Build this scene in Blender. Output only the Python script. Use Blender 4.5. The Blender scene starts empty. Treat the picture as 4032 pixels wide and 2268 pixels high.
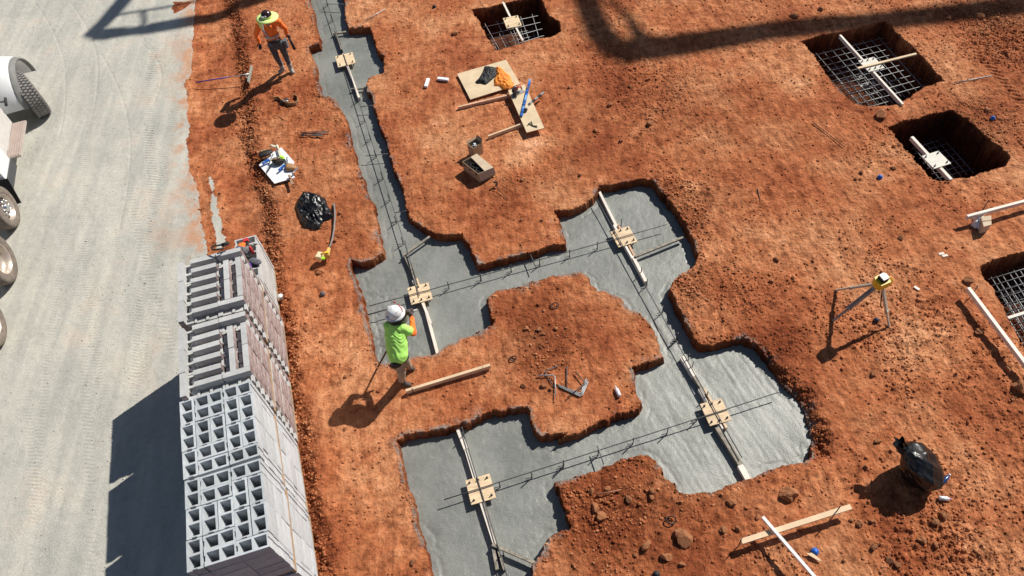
import bpy, bmesh, math, random
import numpy as np
from mathutils import Vector, Matrix
R = math.radians
random.seed(7); RNG = np.random.default_rng(7)
scene = bpy.context.scene
C = scene.collection
# ---------------------------------------------------------------- camera, sky, sun
F_PX, PITCH, ROLL, CAM_H = 2911.4, 0.93201, -0.13318, 11.077
_c, _s = math.cos(PITCH), math.sin(PITCH)
_f = np.array([0, _c, -_s]); _u = np.array([0, _s, _c]); _r = np.array([1., 0, 0])
_cr, _sr = math.cos(ROLL), math.sin(ROLL)
CR = _cr*_r + _sr*_u; CU = -_sr*_r + _cr*_u
cam_d = bpy.data.cameras.new('camera'); cam = bpy.data.objects.new('camera', cam_d); C.objects.link(cam)
cam_d.sensor_width = 36; cam_d.lens = F_PX/4032*36; cam_d.clip_end = 2000
m = Matrix.Identity(4)
for i in range(3):
    m[i][0] = CR[i]; m[i][1] = CU[i]; m[i][2] = -_f[i]
m[2][3] = CAM_H
cam.matrix_world = m
scene.camera = cam
SX, SY = -0.853, -0.628                      # shadow shift per metre of height
SUN_EL = math.atan2(1, math.hypot(SX, SY))
world = bpy.data.worlds.new('World'); scene.world = world; world.use_nodes = True
nt = world.node_tree
sky = nt.nodes.new('ShaderNodeTexSky'); sky.sky_type = 'NISHITA'; sky.sun_disc = False
sky.sun_elevation = SUN_EL; sky.sun_rotation = math.atan2(-SX, -SY)
sky.air_density = 1.0; sky.dust_density = 0.6
nt.nodes['Background'].inputs[1].default_value = 0.05
nt.links.new(sky.outputs[0], nt.nodes['Background'].inputs[0])
sl = bpy.data.lights.new('sun', 'SUN'); sl.energy = 5.0; sl.angle = R(0.53); sl.color = (1, .945, .86)
so = bpy.data.objects.new('sun', sl); C.objects.link(so)
so.rotation_euler = Vector((-SX, -SY, 1)).to_track_quat('Z', 'Y').to_euler()
vs = scene.view_settings; vs.view_transform = 'Standard'; vs.look = 'None'; vs.exposure = 0.16; vs.gamma = 1

# ---------------------------------------------------------------- photo measuring helpers (photo pixel -> point on level z)
def G(px, z=0.0):
    d = (px[0]-2016)/F_PX*CR - (px[1]-1134)/F_PX*CU + _f
    t = (z-CAM_H)/d[2]
    return Vector((d[0]*t, d[1]*t, z))
def crop(ox, oy, k): return lambda u, v: (ox+k*u, oy+k*v)
ca = crop(900, 0, .52174); cb = crop(900, 600, .52174); cd = crop(1300, 1300, .668); ce = crop(1800, 600, .52174)
ch = crop(2200, 1300, .668); ck = crop(3024, 1400, .5991); cq = crop(1700, 0, .52174); cr_ = crop(3024, 0, .52174)
cs = crop(3024, 600, .52174); c0 = crop(0, 0, .52174); c06 = crop(0, 600, .52174); cD = crop(0, 0, 1.5652)
def chain(f, s):
    v = [float(q) for q in s.replace(';', ' ').replace(',', ' ').split()]
    return [f(v[i], v[i+1]) for i in range(0, len(v), 2)]

# ---------------------------------------------------------------- materials
MATS = {}
def mat(name, col, rough=.8, var=.12, scale=6., bump=0., bscale=60., metal=0., col2=None, coat=0., spec=.5, stretch=(1, 1, 1), rvar=.06):
    if name in MATS: return MATS[name]
    M = bpy.data.materials.new(name); M.use_nodes = True; MATS[name] = M
    t = M.node_tree; N = t.nodes; L = t.links; b = N['Principled BSDF']
    tc = N.new('ShaderNodeTexCoord'); mp = N.new('ShaderNodeMapping'); L.new(tc.outputs['Object'], mp.inputs[0]); mp.inputs['Scale'].default_value = stretch
    n = N.new('ShaderNodeTexNoise'); n.inputs['Scale'].default_value = scale; n.inputs['Detail'].default_value = 6; n.inputs['Roughness'].default_value = .6
    L.new(mp.outputs[0], n.inputs['Vector'])
    rp = N.new('ShaderNodeValToRGB'); e = rp.color_ramp.elements
    c2 = col2 or tuple(min(1, q*(1+var)) for q in col); c1 = tuple(q*(1-var) for q in col)
    e[0].position = .33; e[1].position = .67; e[0].color = (*c1, 1); e[1].color = (*c2, 1)
    L.new(n.outputs['Fac'], rp.inputs[0])
    oi = N.new('ShaderNodeObjectInfo'); mr = N.new('ShaderNodeMapRange'); mr.inputs['To Min'].default_value = 1-rvar; mr.inputs['To Max'].default_value = 1+rvar*.6; L.new(oi.outputs['Random'], mr.inputs['Value'])
    hv = N.new('ShaderNodeHueSaturation'); L.new(mr.outputs[0], hv.inputs['Value']); L.new(rp.outputs[0], hv.inputs['Color']); L.new(hv.outputs[0], b.inputs['Base Color'])
    b.inputs['Roughness'].default_value = rough; b.inputs['Metallic'].default_value = metal
    b.inputs['Specular IOR Level'].default_value = spec
    if coat: b.inputs['Coat Weight'].default_value = coat
    if bump:
        n2 = N.new('ShaderNodeTexNoise'); n2.inputs['Scale'].default_value = bscale; n2.inputs['Detail'].default_value = 5
        L.new(mp.outputs[0], n2.inputs['Vector'])
        bp = N.new('ShaderNodeBump'); bp.inputs['Strength'].default_value = 1; bp.inputs['Distance'].default_value = bump
        L.new(n2.outputs['Fac'], bp.inputs['Height']); L.new(bp.outputs[0], b.inputs['Normal'])
    return M

def soil_material():
    M = bpy.data.materials.new('red_clay'); M.use_nodes = True; t = M.node_tree; N = t.nodes; L = t.links; b = N['Principled BSDF']
    tc = N.new('ShaderNodeTexCoord')
    def noise(s, d, r, stretch=None, rot=0):
        n = N.new('ShaderNodeTexNoise'); n.inputs['Scale'].default_value = s; n.inputs['Detail'].default_value = d; n.inputs['Roughness'].default_value = r
        if stretch:
            mp = N.new('ShaderNodeMapping'); mp.inputs['Rotation'].default_value = (0, 0, rot); mp.inputs['Scale'].default_value = stretch
            L.new(tc.outputs['Object'], mp.inputs[0]); L.new(mp.outputs[0], n.inputs['Vector'])
        else: L.new(tc.outputs['Object'], n.inputs['Vector'])
        return n
    def ramp(src, stops):
        r = N.new('ShaderNodeValToRGB'); e = r.color_ramp.elements
        while len(e) < len(stops): e.new(.5)
        for k, (p, c) in enumerate(stops): e[k].position = p; e[k].color = (*c, 1)
        L.new(src, r.inputs[0]); return r
    big = noise(.55, 8, .62); mid = noise(5, 9, .68); fin = noise(26, 8, .75); strk = noise(3, 6, .6, (3.2, .55, 1), R(-10))
    r1 = ramp(big.outputs['Fac'], [(.34, (.36, .100, .038)), (.48, (.51, .174, .070)), (.64, (.62, .27, .125))])
    r2 = ramp(mid.outputs['Fac'], [(.34, (.36, .28, .25)), (.46, (.84, .80, .78)), (.57, (1.05, 1.06, 1.08)), (.70, (1.38, 1.58, 1.8))])
    r3 = ramp(fin.outputs['Fac'], [(.3, (.62, .58, .56)), (.55, (1, 1, 1)), (.8, (1.35, 1.42, 1.5))])
    r4 = ramp(strk.outputs['Fac'], [(.36, (.66, .58, .54)), (.5, (1, 1, 1)), (.66, (1.2, 1.28, 1.32))])
    cur = r1.outputs[0]
    for r, f in ((r2, .85), (r3, .8), (r4, .6)):
        mx = N.new('ShaderNodeMix'); mx.data_type = 'RGBA'; mx.blend_type = 'MULTIPLY'; mx.inputs[0].default_value = f
        L.new(cur, mx.inputs[6]); L.new(r.outputs[0], mx.inputs[7]); cur = mx.outputs[2]
    at = N.new('ShaderNodeAttribute'); at.attribute_name = 'tone'     # painted pit and trench wall shade, moist crumbs < 0.5 < pale dust
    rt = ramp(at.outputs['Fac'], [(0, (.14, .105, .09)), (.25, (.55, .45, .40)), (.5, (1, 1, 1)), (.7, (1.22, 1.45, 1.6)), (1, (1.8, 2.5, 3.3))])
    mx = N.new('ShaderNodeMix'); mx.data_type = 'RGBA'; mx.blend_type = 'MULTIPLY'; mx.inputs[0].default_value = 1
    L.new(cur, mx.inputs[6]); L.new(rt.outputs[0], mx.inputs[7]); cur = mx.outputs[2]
    sm = N.new('ShaderNodeAttribute'); sm.attribute_name = 'smear'; mx = N.new('ShaderNodeMix'); mx.data_type = 'RGBA'; L.new(sm.outputs['Fac'], mx.inputs[0]); L.new(cur, mx.inputs[6]); mx.inputs[7].default_value = (.25, .24, .22, 1); cur = mx.outputs[2]
    L.new(cur, b.inputs['Base Color']); b.inputs['Roughness'].default_value = .95; b.inputs['Specular IOR Level'].default_value = .2
    ad = N.new('ShaderNodeMath'); ad.operation = 'MULTIPLY_ADD'; ad.inputs[1].default_value = .35
    L.new(fin.outputs['Fac'], ad.inputs[0]); L.new(mid.outputs['Fac'], ad.inputs[2])
    bp = N.new('ShaderNodeBump'); bp.inputs['Distance'].default_value = .06; bp.inputs['Strength'].default_value = 1
    L.new(ad.outputs[0], bp.inputs['Height']); L.new(bp.outputs[0], b.inputs['Normal'])
    return M
M_SOIL = soil_material()
def road_material():
    M = bpy.data.materials.new('pale_gravel'); M.use_nodes = True; t = M.node_tree; N = t.nodes; L = t.links; b = N['Principled BSDF']
    tc = N.new('ShaderNodeTexCoord')
    def noise(s, d=6, r=.6):
        n = N.new('ShaderNodeTexNoise'); n.inputs['Scale'].default_value = s; n.inputs['Detail'].default_value = d; n.inputs['Roughness'].default_value = r
        L.new(tc.outputs['Object'], n.inputs['Vector']); return n
    a = noise(.8, 8, .6); g = noise(55, 4, .7); s = noise(9, 6, .7)
    r = N.new('ShaderNodeValToRGB'); e = r.color_ramp.elements; e.new(.5)
    for k, (p, c) in enumerate([(.36, (.49, .485, .435)), (.55, (.55, .54, .485)), (.7, (.62, .55, .475))]): e[k].position = p; e[k].color = (*c, 1)
    L.new(a.outputs['Fac'], r.inputs[0])
    r2 = N.new('ShaderNodeValToRGB'); e = r2.color_ramp.elements; e[0].position = .3; e[0].color = (.74, .74, .73, 1); e[1].position = .6; e[1].color = (1.06, 1.06, 1.06, 1)
    L.new(g.outputs['Fac'], r2.inputs[0])
    r3 = N.new('ShaderNodeValToRGB'); e = r3.color_ramp.elements; e[0].position = .3; e[0].color = (.86, .86, .86, 1); e[1].position = .55; e[1].color = (1, 1, 1, 1)
    L.new(s.outputs['Fac'], r3.inputs[0])
    cur = r.outputs[0]
    mp = N.new('ShaderNodeMapping'); mp.inputs['Rotation'].default_value = (0, 0, R(17)); mp.inputs['Scale'].default_value = (2.4, .22, 1); st_ = N.new('ShaderNodeTexNoise'); st_.inputs['Scale'].default_value = 1.6; st_.inputs['Detail'].default_value = 7
    L.new(tc.outputs['Object'], mp.inputs[0]); L.new(mp.outputs[0], st_.inputs['Vector']); r5 = N.new('ShaderNodeValToRGB'); e = r5.color_ramp.elements; e[0].position = .36; e[0].color = (.84, .84, .85, 1); e[1].position = .62; e[1].color = (1.07, 1.06, 1.04, 1); L.new(st_.outputs['Fac'], r5.inputs[0])
    for q in (r2, r3, r5):
        mx = N.new('ShaderNodeMix'); mx.data_type = 'RGBA'; mx.blend_type = 'MULTIPLY'; mx.inputs[0].default_value = .8
        L.new(cur, mx.inputs[6]); L.new(q.outputs[0], mx.inputs[7]); cur = mx.outputs[2]
    sm = N.new('ShaderNodeAttribute'); sm.attribute_name = 'smear'; mx = N.new('ShaderNodeMix'); mx.data_type = 'RGBA'; L.new(sm.outputs['Fac'], mx.inputs[0]); L.new(cur, mx.inputs[6]); mx.inputs[7].default_value = (.55, .29, .17, 1); cur = mx.outputs[2]
    L.new(cur, b.inputs['Base Color']); b.inputs['Roughness'].default_value = .95; b.inputs['Specular IOR Level'].default_value = .2
    bp = N.new('ShaderNodeBump'); bp.inputs['Distance'].default_value = .012; L.new(g.outputs['Fac'], bp.inputs['Height']); L.new(bp.outputs[0], b.inputs['Normal'])
    return M
M_ROAD = road_material()
def concrete_material():
    M = bpy.data.materials.new('fresh_concrete'); M.use_nodes = True; t = M.node_tree; N = t.nodes; L = t.links; b = N['Principled BSDF']
    tc = N.new('ShaderNodeTexCoord')
    def noise(s, d=6, r=.6):
        n = N.new('ShaderNodeTexNoise'); n.inputs['Scale'].default_value = s; n.inputs['Detail'].default_value = d; n.inputs['Roughness'].default_value = r
        L.new(tc.outputs['Object'], n.inputs['Vector']); return n
    a = noise(1.1, 8, .65); g = noise(40, 6, .7)
    r = N.new('ShaderNodeValToRGB'); e = r.color_ramp.elements
    e[0].position = .36; e[0].color = (.183, .195, .182, 1); e[1].position = .62; e[1].color = (.272, .285, .268, 1)
    L.new(a.outputs['Fac'], r.inputs[0])
    at = N.new('ShaderNodeAttribute'); at.attribute_name = 'tone'
    r3 = N.new('ShaderNodeValToRGB'); e = r3.color_ramp.elements; e[0].color = (.8, .8, .8, 1); e[1].color = (1.3, 1.27, 1.25, 1)
    L.new(at.outputs['Fac'], r3.inputs[0])
    r2 = N.new('ShaderNodeValToRGB'); e = r2.color_ramp.elements; e[0].position = .3; e[0].color = (.86, .86, .85, 1); e[1].position = .7; e[1].color = (1.10, 1.10, 1.08, 1)
    L.new(g.outputs['Fac'], r2.inputs[0]); cur = r.outputs[0]
    for q in (r2, r3):
        mx = N.new('ShaderNodeMix'); mx.data_type = 'RGBA'; mx.blend_type = 'MULTIPLY'; mx.inputs[0].default_value = 1
        L.new(cur, mx.inputs[6]); L.new(q.outputs[0], mx.inputs[7]); cur = mx.outputs[2]
    L.new(cur, b.inputs['Base Color']); b.inputs['Roughness'].default_value = .42; b.inputs['Specular IOR Level'].default_value = .5
    w_ = noise(6, 5, .55); ad = N.new('ShaderNodeMath'); ad.operation = 'MULTIPLY_ADD'; ad.inputs[1].default_value = 1.3; L.new(w_.outputs['Fac'], ad.inputs[0]); L.new(g.outputs['Fac'], ad.inputs[2])
    bp = N.new('ShaderNodeBump'); bp.inputs['Distance'].default_value = .006; L.new(ad.outputs[0], bp.inputs['Height']); L.new(bp.outputs[0], b.inputs['Normal'])
    return M
M_CONC = concrete_material()
M_PLY = mat('plywood', (.74, .56, .36), .75, .22, 5, .002, 60, stretch=(1, 5, 1))
M_PLYW = mat('pale_plywood', (.72, .68, .60), .75, .1, 5, .002, 60, stretch=(1, 5, 1))
M_LUM = mat('fresh_lumber', (.70, .52, .34), .75, .12, 3, .001, 70)
M_LUMW = mat('pale_lumber', (.80, .72, .63), .75, .1, 3, .001, 70)
M_LUMP = mat('pinkish_lumber', (.60, .38, .25), .75, .15, 6, .002, 70)
M_DIRTY = mat('cement_smeared_lumber', (.20, .19, .165), .8, .3, 14, .004, 40, col2=(.42, .36, .28))
M_STEEL = mat('rebar_steel', (.085, .085, .09), .6, .25, 20, metal=.3)
M_STEELL = mat('bare_rebar_steel', (.40, .41, .41), .5, .25, 20, metal=.3)
M_BLK = mat('grey_concrete_block', (.50, .53, .555), .9, .13, 7, .003, 110, rvar=.13)
M_BLK2 = mat('light_concrete_block', (.50, .505, .50), .9, .12, 7, .003, 110, rvar=.12)
M_PINK = mat('split_face_pinkish', (.30, .205, .19), .95, .4, 7, .012, 22, col2=(.47, .38, .37))
M_PAL = mat('pallet_wood', (.42, .29, .18), .85, .25, 8, .002, 60)
M_BLACK = mat('black_rubber', (.018, .018, .02), .7, .3, 8, .002, 50)
M_BAG = mat('black_plastic_film', (.006, .006, .007), .33, .2, 4, .007, 12, spec=.55)
M_WHITE = mat('white_paint', (.78, .79, .79), .3, .04, 3, coat=.4)
M_ORANGE = mat('orange_fabric', (1., .20, .03), .8, .15, 9, .008, 14)
M_ORG2 = mat('orange_jacket', (.95, .27, .03), .75, .2, 6, .02, 9)
M_LIME = mat('lime_fabric', (.45, .88, .17), .85, .12, 5, .012, 9)
M_LIMEB = mat('lime_brim', (.72, .88, .30), .7, .08, 6)
M_JEAN = mat('dark_jeans', (.075, .085, .10), .85, .4, 8, .008, 16)
M_KHAKI = mat('khaki_trousers', (.33, .27, .20), .85, .3, 9, .008, 18)
M_BOOT = mat('dusty_boots', (.36, .34, .31), .8, .3, 12)
M_BOOTD = mat('dark_shoes', (.07, .055, .05), .7, .3, 12)
M_SKIN = mat('skin', (.36, .19, .12), .6, .1, 8)
M_GLOVE = mat('dark_gloves', (.035, .035, .045), .75, .3, 14)
M_SILV = mat('reflective_tape', (.42, .42, .45), .4, .1, 12)
M_ALU = mat('aluminium', (.62, .61, .58), .35, .12, 12, metal=.7)
M_BLUE = mat('blue_plastic', (.02, .14, .55), .4, .15, 8)
M_NAVY = mat('dark_blue_metal', (.03, .03, .33), .4, .15, 8)
M_YEL = mat('yellow_plastic', (.85, .55, .02), .4, .1, 8)
M_RED = mat('red_plastic', (.55, .04, .04), .45, .1, 8)
M_CARD = mat('cardboard', (.40, .29, .19), .9, .12, 7, .001, 60)
M_CARDL = mat('pale_cardboard', (.58, .46, .33), .9, .1, 7)
M_PAPER = mat('white_sheet', (.80, .82, .86), .8, .03, 5)
M_LEATH = mat('tan_leather', (.40, .22, .10), .8, .25, 12)
M_DLEA = mat('dark_leather', (.035, .025, .02), .7, .3, 12)
M_STONE = mat('clay_stone', (.47, .19, .08), .95, .28, 7, .015, 30, rvar=.25)
M_GRSTONE = mat('grey_stone', (.30, .27, .24), .95, .2, 9, .008, 30)

# ---------------------------------------------------------------- mesh helpers
class MB:
    def __init__(s): s.v = []; s.f = []; s.m = []; s.sm = []
    def add(s, vs, fs, mi=0, smooth=False):
        o = len(s.v); s.v += [tuple(q) for q in vs]
        for f in fs: s.f.append([o+i for i in f]); s.m.append(mi); s.sm.append(smooth)
    def box(s, c, d, rz=0, mi=0, M=None):
        x, y, z = d[0]/2, d[1]/2, d[2]/2
        vs = [Vector((a*x, b*y, e*z)) for e in (-1, 1) for a, b in ((-1, -1), (1, -1), (1, 1), (-1, 1))]
        T = M if M is not None else Matrix.Rotation(rz, 3, 'Z')
        vs = [T @ q + Vector(c) for q in vs]
        s.add(vs, [(3, 2, 1, 0), (4, 5, 6, 7), (0, 1, 5, 4), (1, 2, 6, 5), (2, 3, 7, 6), (3, 0, 4, 7)], mi)
    def bar(s, p, q, w, h, up=(0, 0, 1), mi=0):
        p, q = Vector(p), Vector(q); y = (q-p); l = y.length; y.normalize(); x = y.cross(Vector(up)).normalized(); z = x.cross(y)
        T = Matrix((x, y, z)).transposed()
        s.box((p+q)/2, (w, l, h), M=T, mi=mi)
    def tube(s, pts, r, n=6, mi=0, cap=True, smooth=True):
        pts = [Vector(q) for q in pts]; k = len(pts); rr = r if isinstance(r, (list, tuple)) else [r]*k
        vs = []; prev = None
        for i, q in enumerate(pts):
            t = (pts[min(i+1, k-1)]-pts[max(i-1, 0)]).normalized()
            a = prev if prev is not None else (Vector((0, 0, 1)) if abs(t.z) < .9 else Vector((1, 0, 0)))
            x = (a - t*a.dot(t))
            if x.length < 1e-4: x = t.orthogonal()
            x.normalize(); prev = x; y = t.cross(x)
            for j in range(n):
                w = 2*math.pi*j/n; vs.append(q + (x*math.cos(w)+y*math.sin(w))*rr[i])
        fs = [(i*n+j, i*n+(j+1) % n, (i+1)*n+(j+1) % n, (i+1)*n+j) for i in range(k-1) for j in range(n)]
        s.add(vs, fs, mi, smooth)
        if cap: 
            o = len(s.v)-len(vs)
            s.f.append([o+j for j in range(n)][::-1]); s.m.append(mi); s.sm.append(False)
            s.f.append([o+(k-1)*n+j for j in range(n)]); s.m.append(mi); s.sm.append(False)
    def lathe(s, prof, c=(0, 0, 0), n=20, mi=0, M=None, smooth=True):
        vs = []; T = M if M is not None else Matrix.Identity(3)
        for (r, z) in prof:
            for j in range(n):
                w = 2*math.pi*j/n; vs.append(T @ Vector((r*math.cos(w), r*math.sin(w), z)) + Vector(c))
        k = len(prof); fs = [(i*n+j, i*n+(j+1) % n, (i+1)*n+(j+1) % n, (i+1)*n+j) for i in range(k-1) for j in range(n)]
        s.add(vs, fs, mi, smooth)
    def prism(s, poly, z0, z1, mi=0, T=None):
        n = len(poly); vs = [Vector((x, y, z0)) for x, y in poly]+[Vector((x, y, z1)) for x, y in poly]
        if T is not None: vs = [T @ q for q in vs]
        s.add(vs, [list(range(n))[::-1], list(range(n, 2*n))]+[(i, (i+1) % n, n+(i+1) % n, n+i) for i in range(n)], mi)
    def cells(s, xs, ys, hole, z0, z1, T=None, mi=0, side=None):
        """solid slab of grid cells, without the cells in hole; side(i,j,dir) picks a material"""
        V = {}; 
        def vid(x, y, z):
            k = (x, y, z)
            if k not in V:
                V[k] = len(s.v); q = Vector((xs[x], ys[y], z1 if z else z0)); s.v.append(tuple(T @ q if T is not None else q))
            return V[k]
        nx, ny = len(xs)-1, len(ys)-1; full = lambda i, j: 0 <= i < nx and 0 <= j < ny and (i, j) not in hole
        def face(f, mm): s.f.append(f); s.m.append(mm); s.sm.append(False)
        for i in range(nx):
            for j in range(ny):
                if not full(i, j): continue
                face([vid(i, j, 1), vid(i+1, j, 1), vid(i+1, j+1, 1), vid(i, j+1, 1)], mi)
                face([vid(i, j+1, 0), vid(i+1, j+1, 0), vid(i+1, j, 0), vid(i, j, 0)], mi)
                for di, dj, a, b in ((0, -1, (i, j), (i+1, j)), (1, 0, (i+1, j), (i+1, j+1)), (0, 1, (i+1, j+1), (i, j+1)), (-1, 0, (i, j+1), (i, j))):
                    if not full(i+di, j+dj): face([vid(*a, 0), vid(*b, 0), vid(*b, 1), vid(*a, 1)], side(i, j, di, dj) if side else mi)
    def build(s, name, mats, parent=None, loc=None, rz=0, local=None):
        me = bpy.data.meshes.new(name); vs = s.v
        if local is not None: vs = [tuple(Vector(q)-Vector(local)) for q in vs]
        me.from_pydata(vs, [], s.f); ms = mats if isinstance(mats, (list, tuple)) else [mats]
        for q in ms: me.materials.append(q)
        me.polygons.foreach_set('material_index', s.m); me.polygons.foreach_set('use_smooth', s.sm); me.update()
        o = bpy.data.objects.new(name, me); C.objects.link(o)
        if local is not None and parent is None: o.location = local
        if loc is not None: o.location = loc
        if rz: o.rotation_euler.z = rz
        if parent: 
            o.parent = parent
        return o
def tag(o, label, cat, group=None, kind=None):
    if label: o['label'] = label
    if cat: o['category'] = cat
    if group: o['group'] = group
    if kind: o['kind'] = kind
    return o
def thing(name, label, cat, loc=(0, 0, 0), rz=0, group=None):
    o = bpy.data.objects.new(name, None); C.objects.link(o); o.location = loc; o.rotation_euler.z = rz; o.empty_display_size = .1
    return tag(o, label, cat, group)
def part(mb, name, mats, root, lab=None):
    """mb is in world coordinates; root is an unrotated empty"""
    o = mb.build(name, mats); o.parent = root; o.location = -root.location if True else None
    if lab: o['label'] = lab
    return o
def one(mb, name, mats, label, cat, group=None, base=None):
    b = Vector(base) if base is not None else Vector(mb.v[0])
    return tag(mb.build(name, mats, local=b), label, cat, group)
def dup(o, parent=None):
    c = o.copy(); C.objects.link(c)
    if parent: c.parent = parent
    for k in list(o.children): dup(k, c)
    return c

# ---------------------------------------------------------------- noise on grids
def vnoise(X, Y, sc, seed):
    g = np.random.default_rng(seed).random((257, 257)); x = X/sc + 1000.37; y = Y/sc + 1000.71
    xi = np.floor(x).astype(int); yi = np.floor(y).astype(int); fx = x-xi; fy = y-yi
    fx = fx*fx*(3-2*fx); fy = fy*fy*(3-2*fy); a = xi % 256; b = yi % 256; a1 = (a+1) % 256; b1 = (b+1) % 256
    return (g[a, b]*(1-fx)+g[a1, b]*fx)*(1-fy)+(g[a, b1]*(1-fx)+g[a1, b1]*fx)*fy
def fbm(X, Y, sc, seed, o=4, gain=.5):
    r = 0; a = 1; t = 0
    for k in range(o):
        r = r+a*(vnoise(X*(.8+.1*k)+Y*(.6-.1*k), Y*(.8+.1*k)-X*(.6-.1*k), sc/2**k, seed+k)-.5); t += a; a *= gain
    return r/t*2
def sstep(a, b, x): t = np.clip((x-a)/(b-a), 0, 1); return t*t*(3-2*t)
STEP = .02; X0, X1, Y0, Y1 = -15.2, 14.8, .6, 22.6
gx = np.arange(X0, X1+1e-6, STEP); gy = np.arange(Y0, Y1+1e-6, STEP)
XX, YY = np.meshgrid(gx, gy)                # rows = y
def poly_sd(poly, reach=.8):
    """signed distance inside a closed world polygon (positive inside), clipped at reach"""
    D = np.full(XX.shape, reach); inside = np.zeros(XX.shape, bool); n = len(poly)
    for i in range(n):
        (ax, ay), (bx, by) = poly[i][:2], poly[(i+1) % n][:2]
        i0 = np.searchsorted(gx, min(ax, bx)-reach); i1 = np.searchsorted(gx, max(ax, bx)+reach)
        j0 = np.searchsorted(gy, min(ay, by)-reach); j1 = np.searchsorted(gy, max(ay, by)+reach)
        if i1 > i0 and j1 > j0:
            xs = XX[j0:j1, i0:i1]-ax; ys = YY[j0:j1, i0:i1]-ay; dx, dy = bx-ax, by-ay
            t = np.clip((xs*dx+ys*dy)/(dx*dx+dy*dy+1e-12), 0, 1)
            D[j0:j1, i0:i1] = np.minimum(D[j0:j1, i0:i1], np.hypot(xs-t*dx, ys-t*dy))
        if ay != by:
            lo, hi = min(ay, by), max(ay, by); r0 = np.searchsorted(gy, lo); r1 = np.searchsorted(gy, hi)
            if r1 > r0:
                yy = gy[r0:r1]; xc = ax+(yy-ay)/(by-ay)*(bx-ax)
                inside[r0:r1] ^= (XX[r0:r1] > xc[:, None])
    return np.where(inside, D, -D)
def line_d(pts, reach=2.):
    D = np.full(XX.shape, reach)
    for (ax, ay), (bx, by) in zip([q[:2] for q in pts[:-1]], [q[:2] for q in pts[1:]]):
        xs = XX-ax; ys = YY-ay; dx, dy = bx-ax, by-ay; t = np.clip((xs*dx+ys*dy)/(dx*dx+dy*dy+1e-12), 0, 1)
        D = np.minimum(D, np.hypot(xs-t*dx, ys-t*dy))
    return D
def blob(px, r):      # soft round patch at photo pixel px, radius in metres
    g = G(px); return np.exp(-((XX-g.x)**2+(YY-g.y)**2)/(r*r))

# trench rim
trench = (
 [(1200, -60)] + chain(ca, '610,0 630,60 652,150 660,210 690,270 685,335 600,348 618,400 640,450 655,530 670,600 690,670 720,710 800,750 825,800 860,850 885,900 900,980 920,1050 940,1130 960,1200 985,1290 1010,1360 1035,1449')
 + chain(cb, '1040,300 1075,370 1105,480 1120,570 1150,680 1160,755 1090,800 1000,822 918,806 940,880 960,960 990,1050 1010,1120 1035,1220 1050,1300 1075,1400')
 + chain(cd, '250,100 290,190 380,198 470,160 600,140 650,103 720,82 760,52 870,12')
 + chain(ce, '100,1375 200,1325 262,1300 270,1290 240,1240 235,1150 230,1100 300,1040 400,1020 560,970 700,940 850,915 940,905 985,930 1010,1000 1060,1040 1150,1060 1230,1110 1290,1180 1370,1210 1430,1270 1480,1330')
 + chain(ch, '560,0 600,80 610,130 640,165 540,183 422,208 440,300 455,370 482,425 468,462 350,500 240,545 100,600 0,640')
 + chain(cd, '1400,605 1232,630 1212,590 1163,462 1060,465 900,500 820,545 700,562 600,587 500,602 398,650 410,690 430,810 450,890 470,960 490,1040 510,1150 545,1230 570,1330 600,1449 625,1560 1190,1560 1190,1380 1250,1290 1290,1220 1350,1190 1412,1172 1385,1080 1350,960 1320,895 1400,868 1509,835')
 + chain(ch, '100,850 200,822 300,790 370,752 450,735 520,735 560,760 600,800 630,860 670,900 710,940 750,958 850,960 940,950 990,920 1060,895 1130,870 1200,842 1300,812 1400,780 1470,755 1495,735 1500,640 1490,540 1455,440 1400,360 1330,300 1265,235 1225,170 1170,80 1090,38 1000,62 900,88 835,82 800,55 770,0')
 + chain(ce, '1700,1230 1650,1130 1612,1035 1640,980 1720,910 1800,850 1815,760 1780,650 1720,560 1665,470 1600,380 1535,290 1470,215 1400,195 1300,225 1200,245 1080,255 1035,315 930,402 850,425 740,442 760,500 790,570 820,640 818,690 700,712 560,745 400,790 250,832 155,850 110,750 70,660 45,612')
 + chain(cb, '1770,600 1700,618 1600,630 1520,605 1470,560 1440,540 1380,500 1360,440 1310,270 1270,190 1230,90')
 + chain(ca, '1190,1080 1165,990 1125,900 1095,800 1078,725 1045,680 1035,620 1050,580 1165,548 1180,500 1170,430 1130,400 1110,330 1085,260 1060,208 1000,208 898,214 890,190 880,100 868,0')
 + [(1345, -60)])
pits = {
 'a': chain(cq, '305,70 430,55 520,30 640,5 800,-30 850,30 870,90 885,120 960,165 972,230 930,262 880,282 790,288 740,305 640,335 560,360 482,378 450,330 400,240 350,150'),
 'b': chain(cr_, '255,310 400,268 520,250 700,205 880,160 930,205 1000,280 1130,400 1210,480 1250,540 1322,610 1200,652 1120,700 1050,740 1000,782 750,797 640,790 580,720 480,600 350,420'),
 'c': chain(cr_, '908,960 1000,925 1120,890 1250,860 1380,838 1450,870 1560,960 1700,1090 1832,1180 1800,1240 1700,1280 1500,1340 1300,1357 1250,1340 1090,1180 1000,1080'),
 'd': chain(cs, '1590,850 1760,795 1932,745 2300,640 2700,1300 2400,1500 2050,1640 1960,1500 1850,1335 1800,1230 1740,1100 1700,1030 1640,940'),
}
W2 = lambda L: [tuple(G(q)[:2]) for q in L]
jit = fbm(XX, YY, .35, 11, 5, .75)*.085 + .03*(np.abs(fbm(XX, YY, .22, 12, 3, .6))-.3)
sd_t = poly_sd(W2(trench)) + jit
sd_p = {k: poly_sd(W2(v), 1.2) + jit*.8 for k, v in pits.items()}
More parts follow.
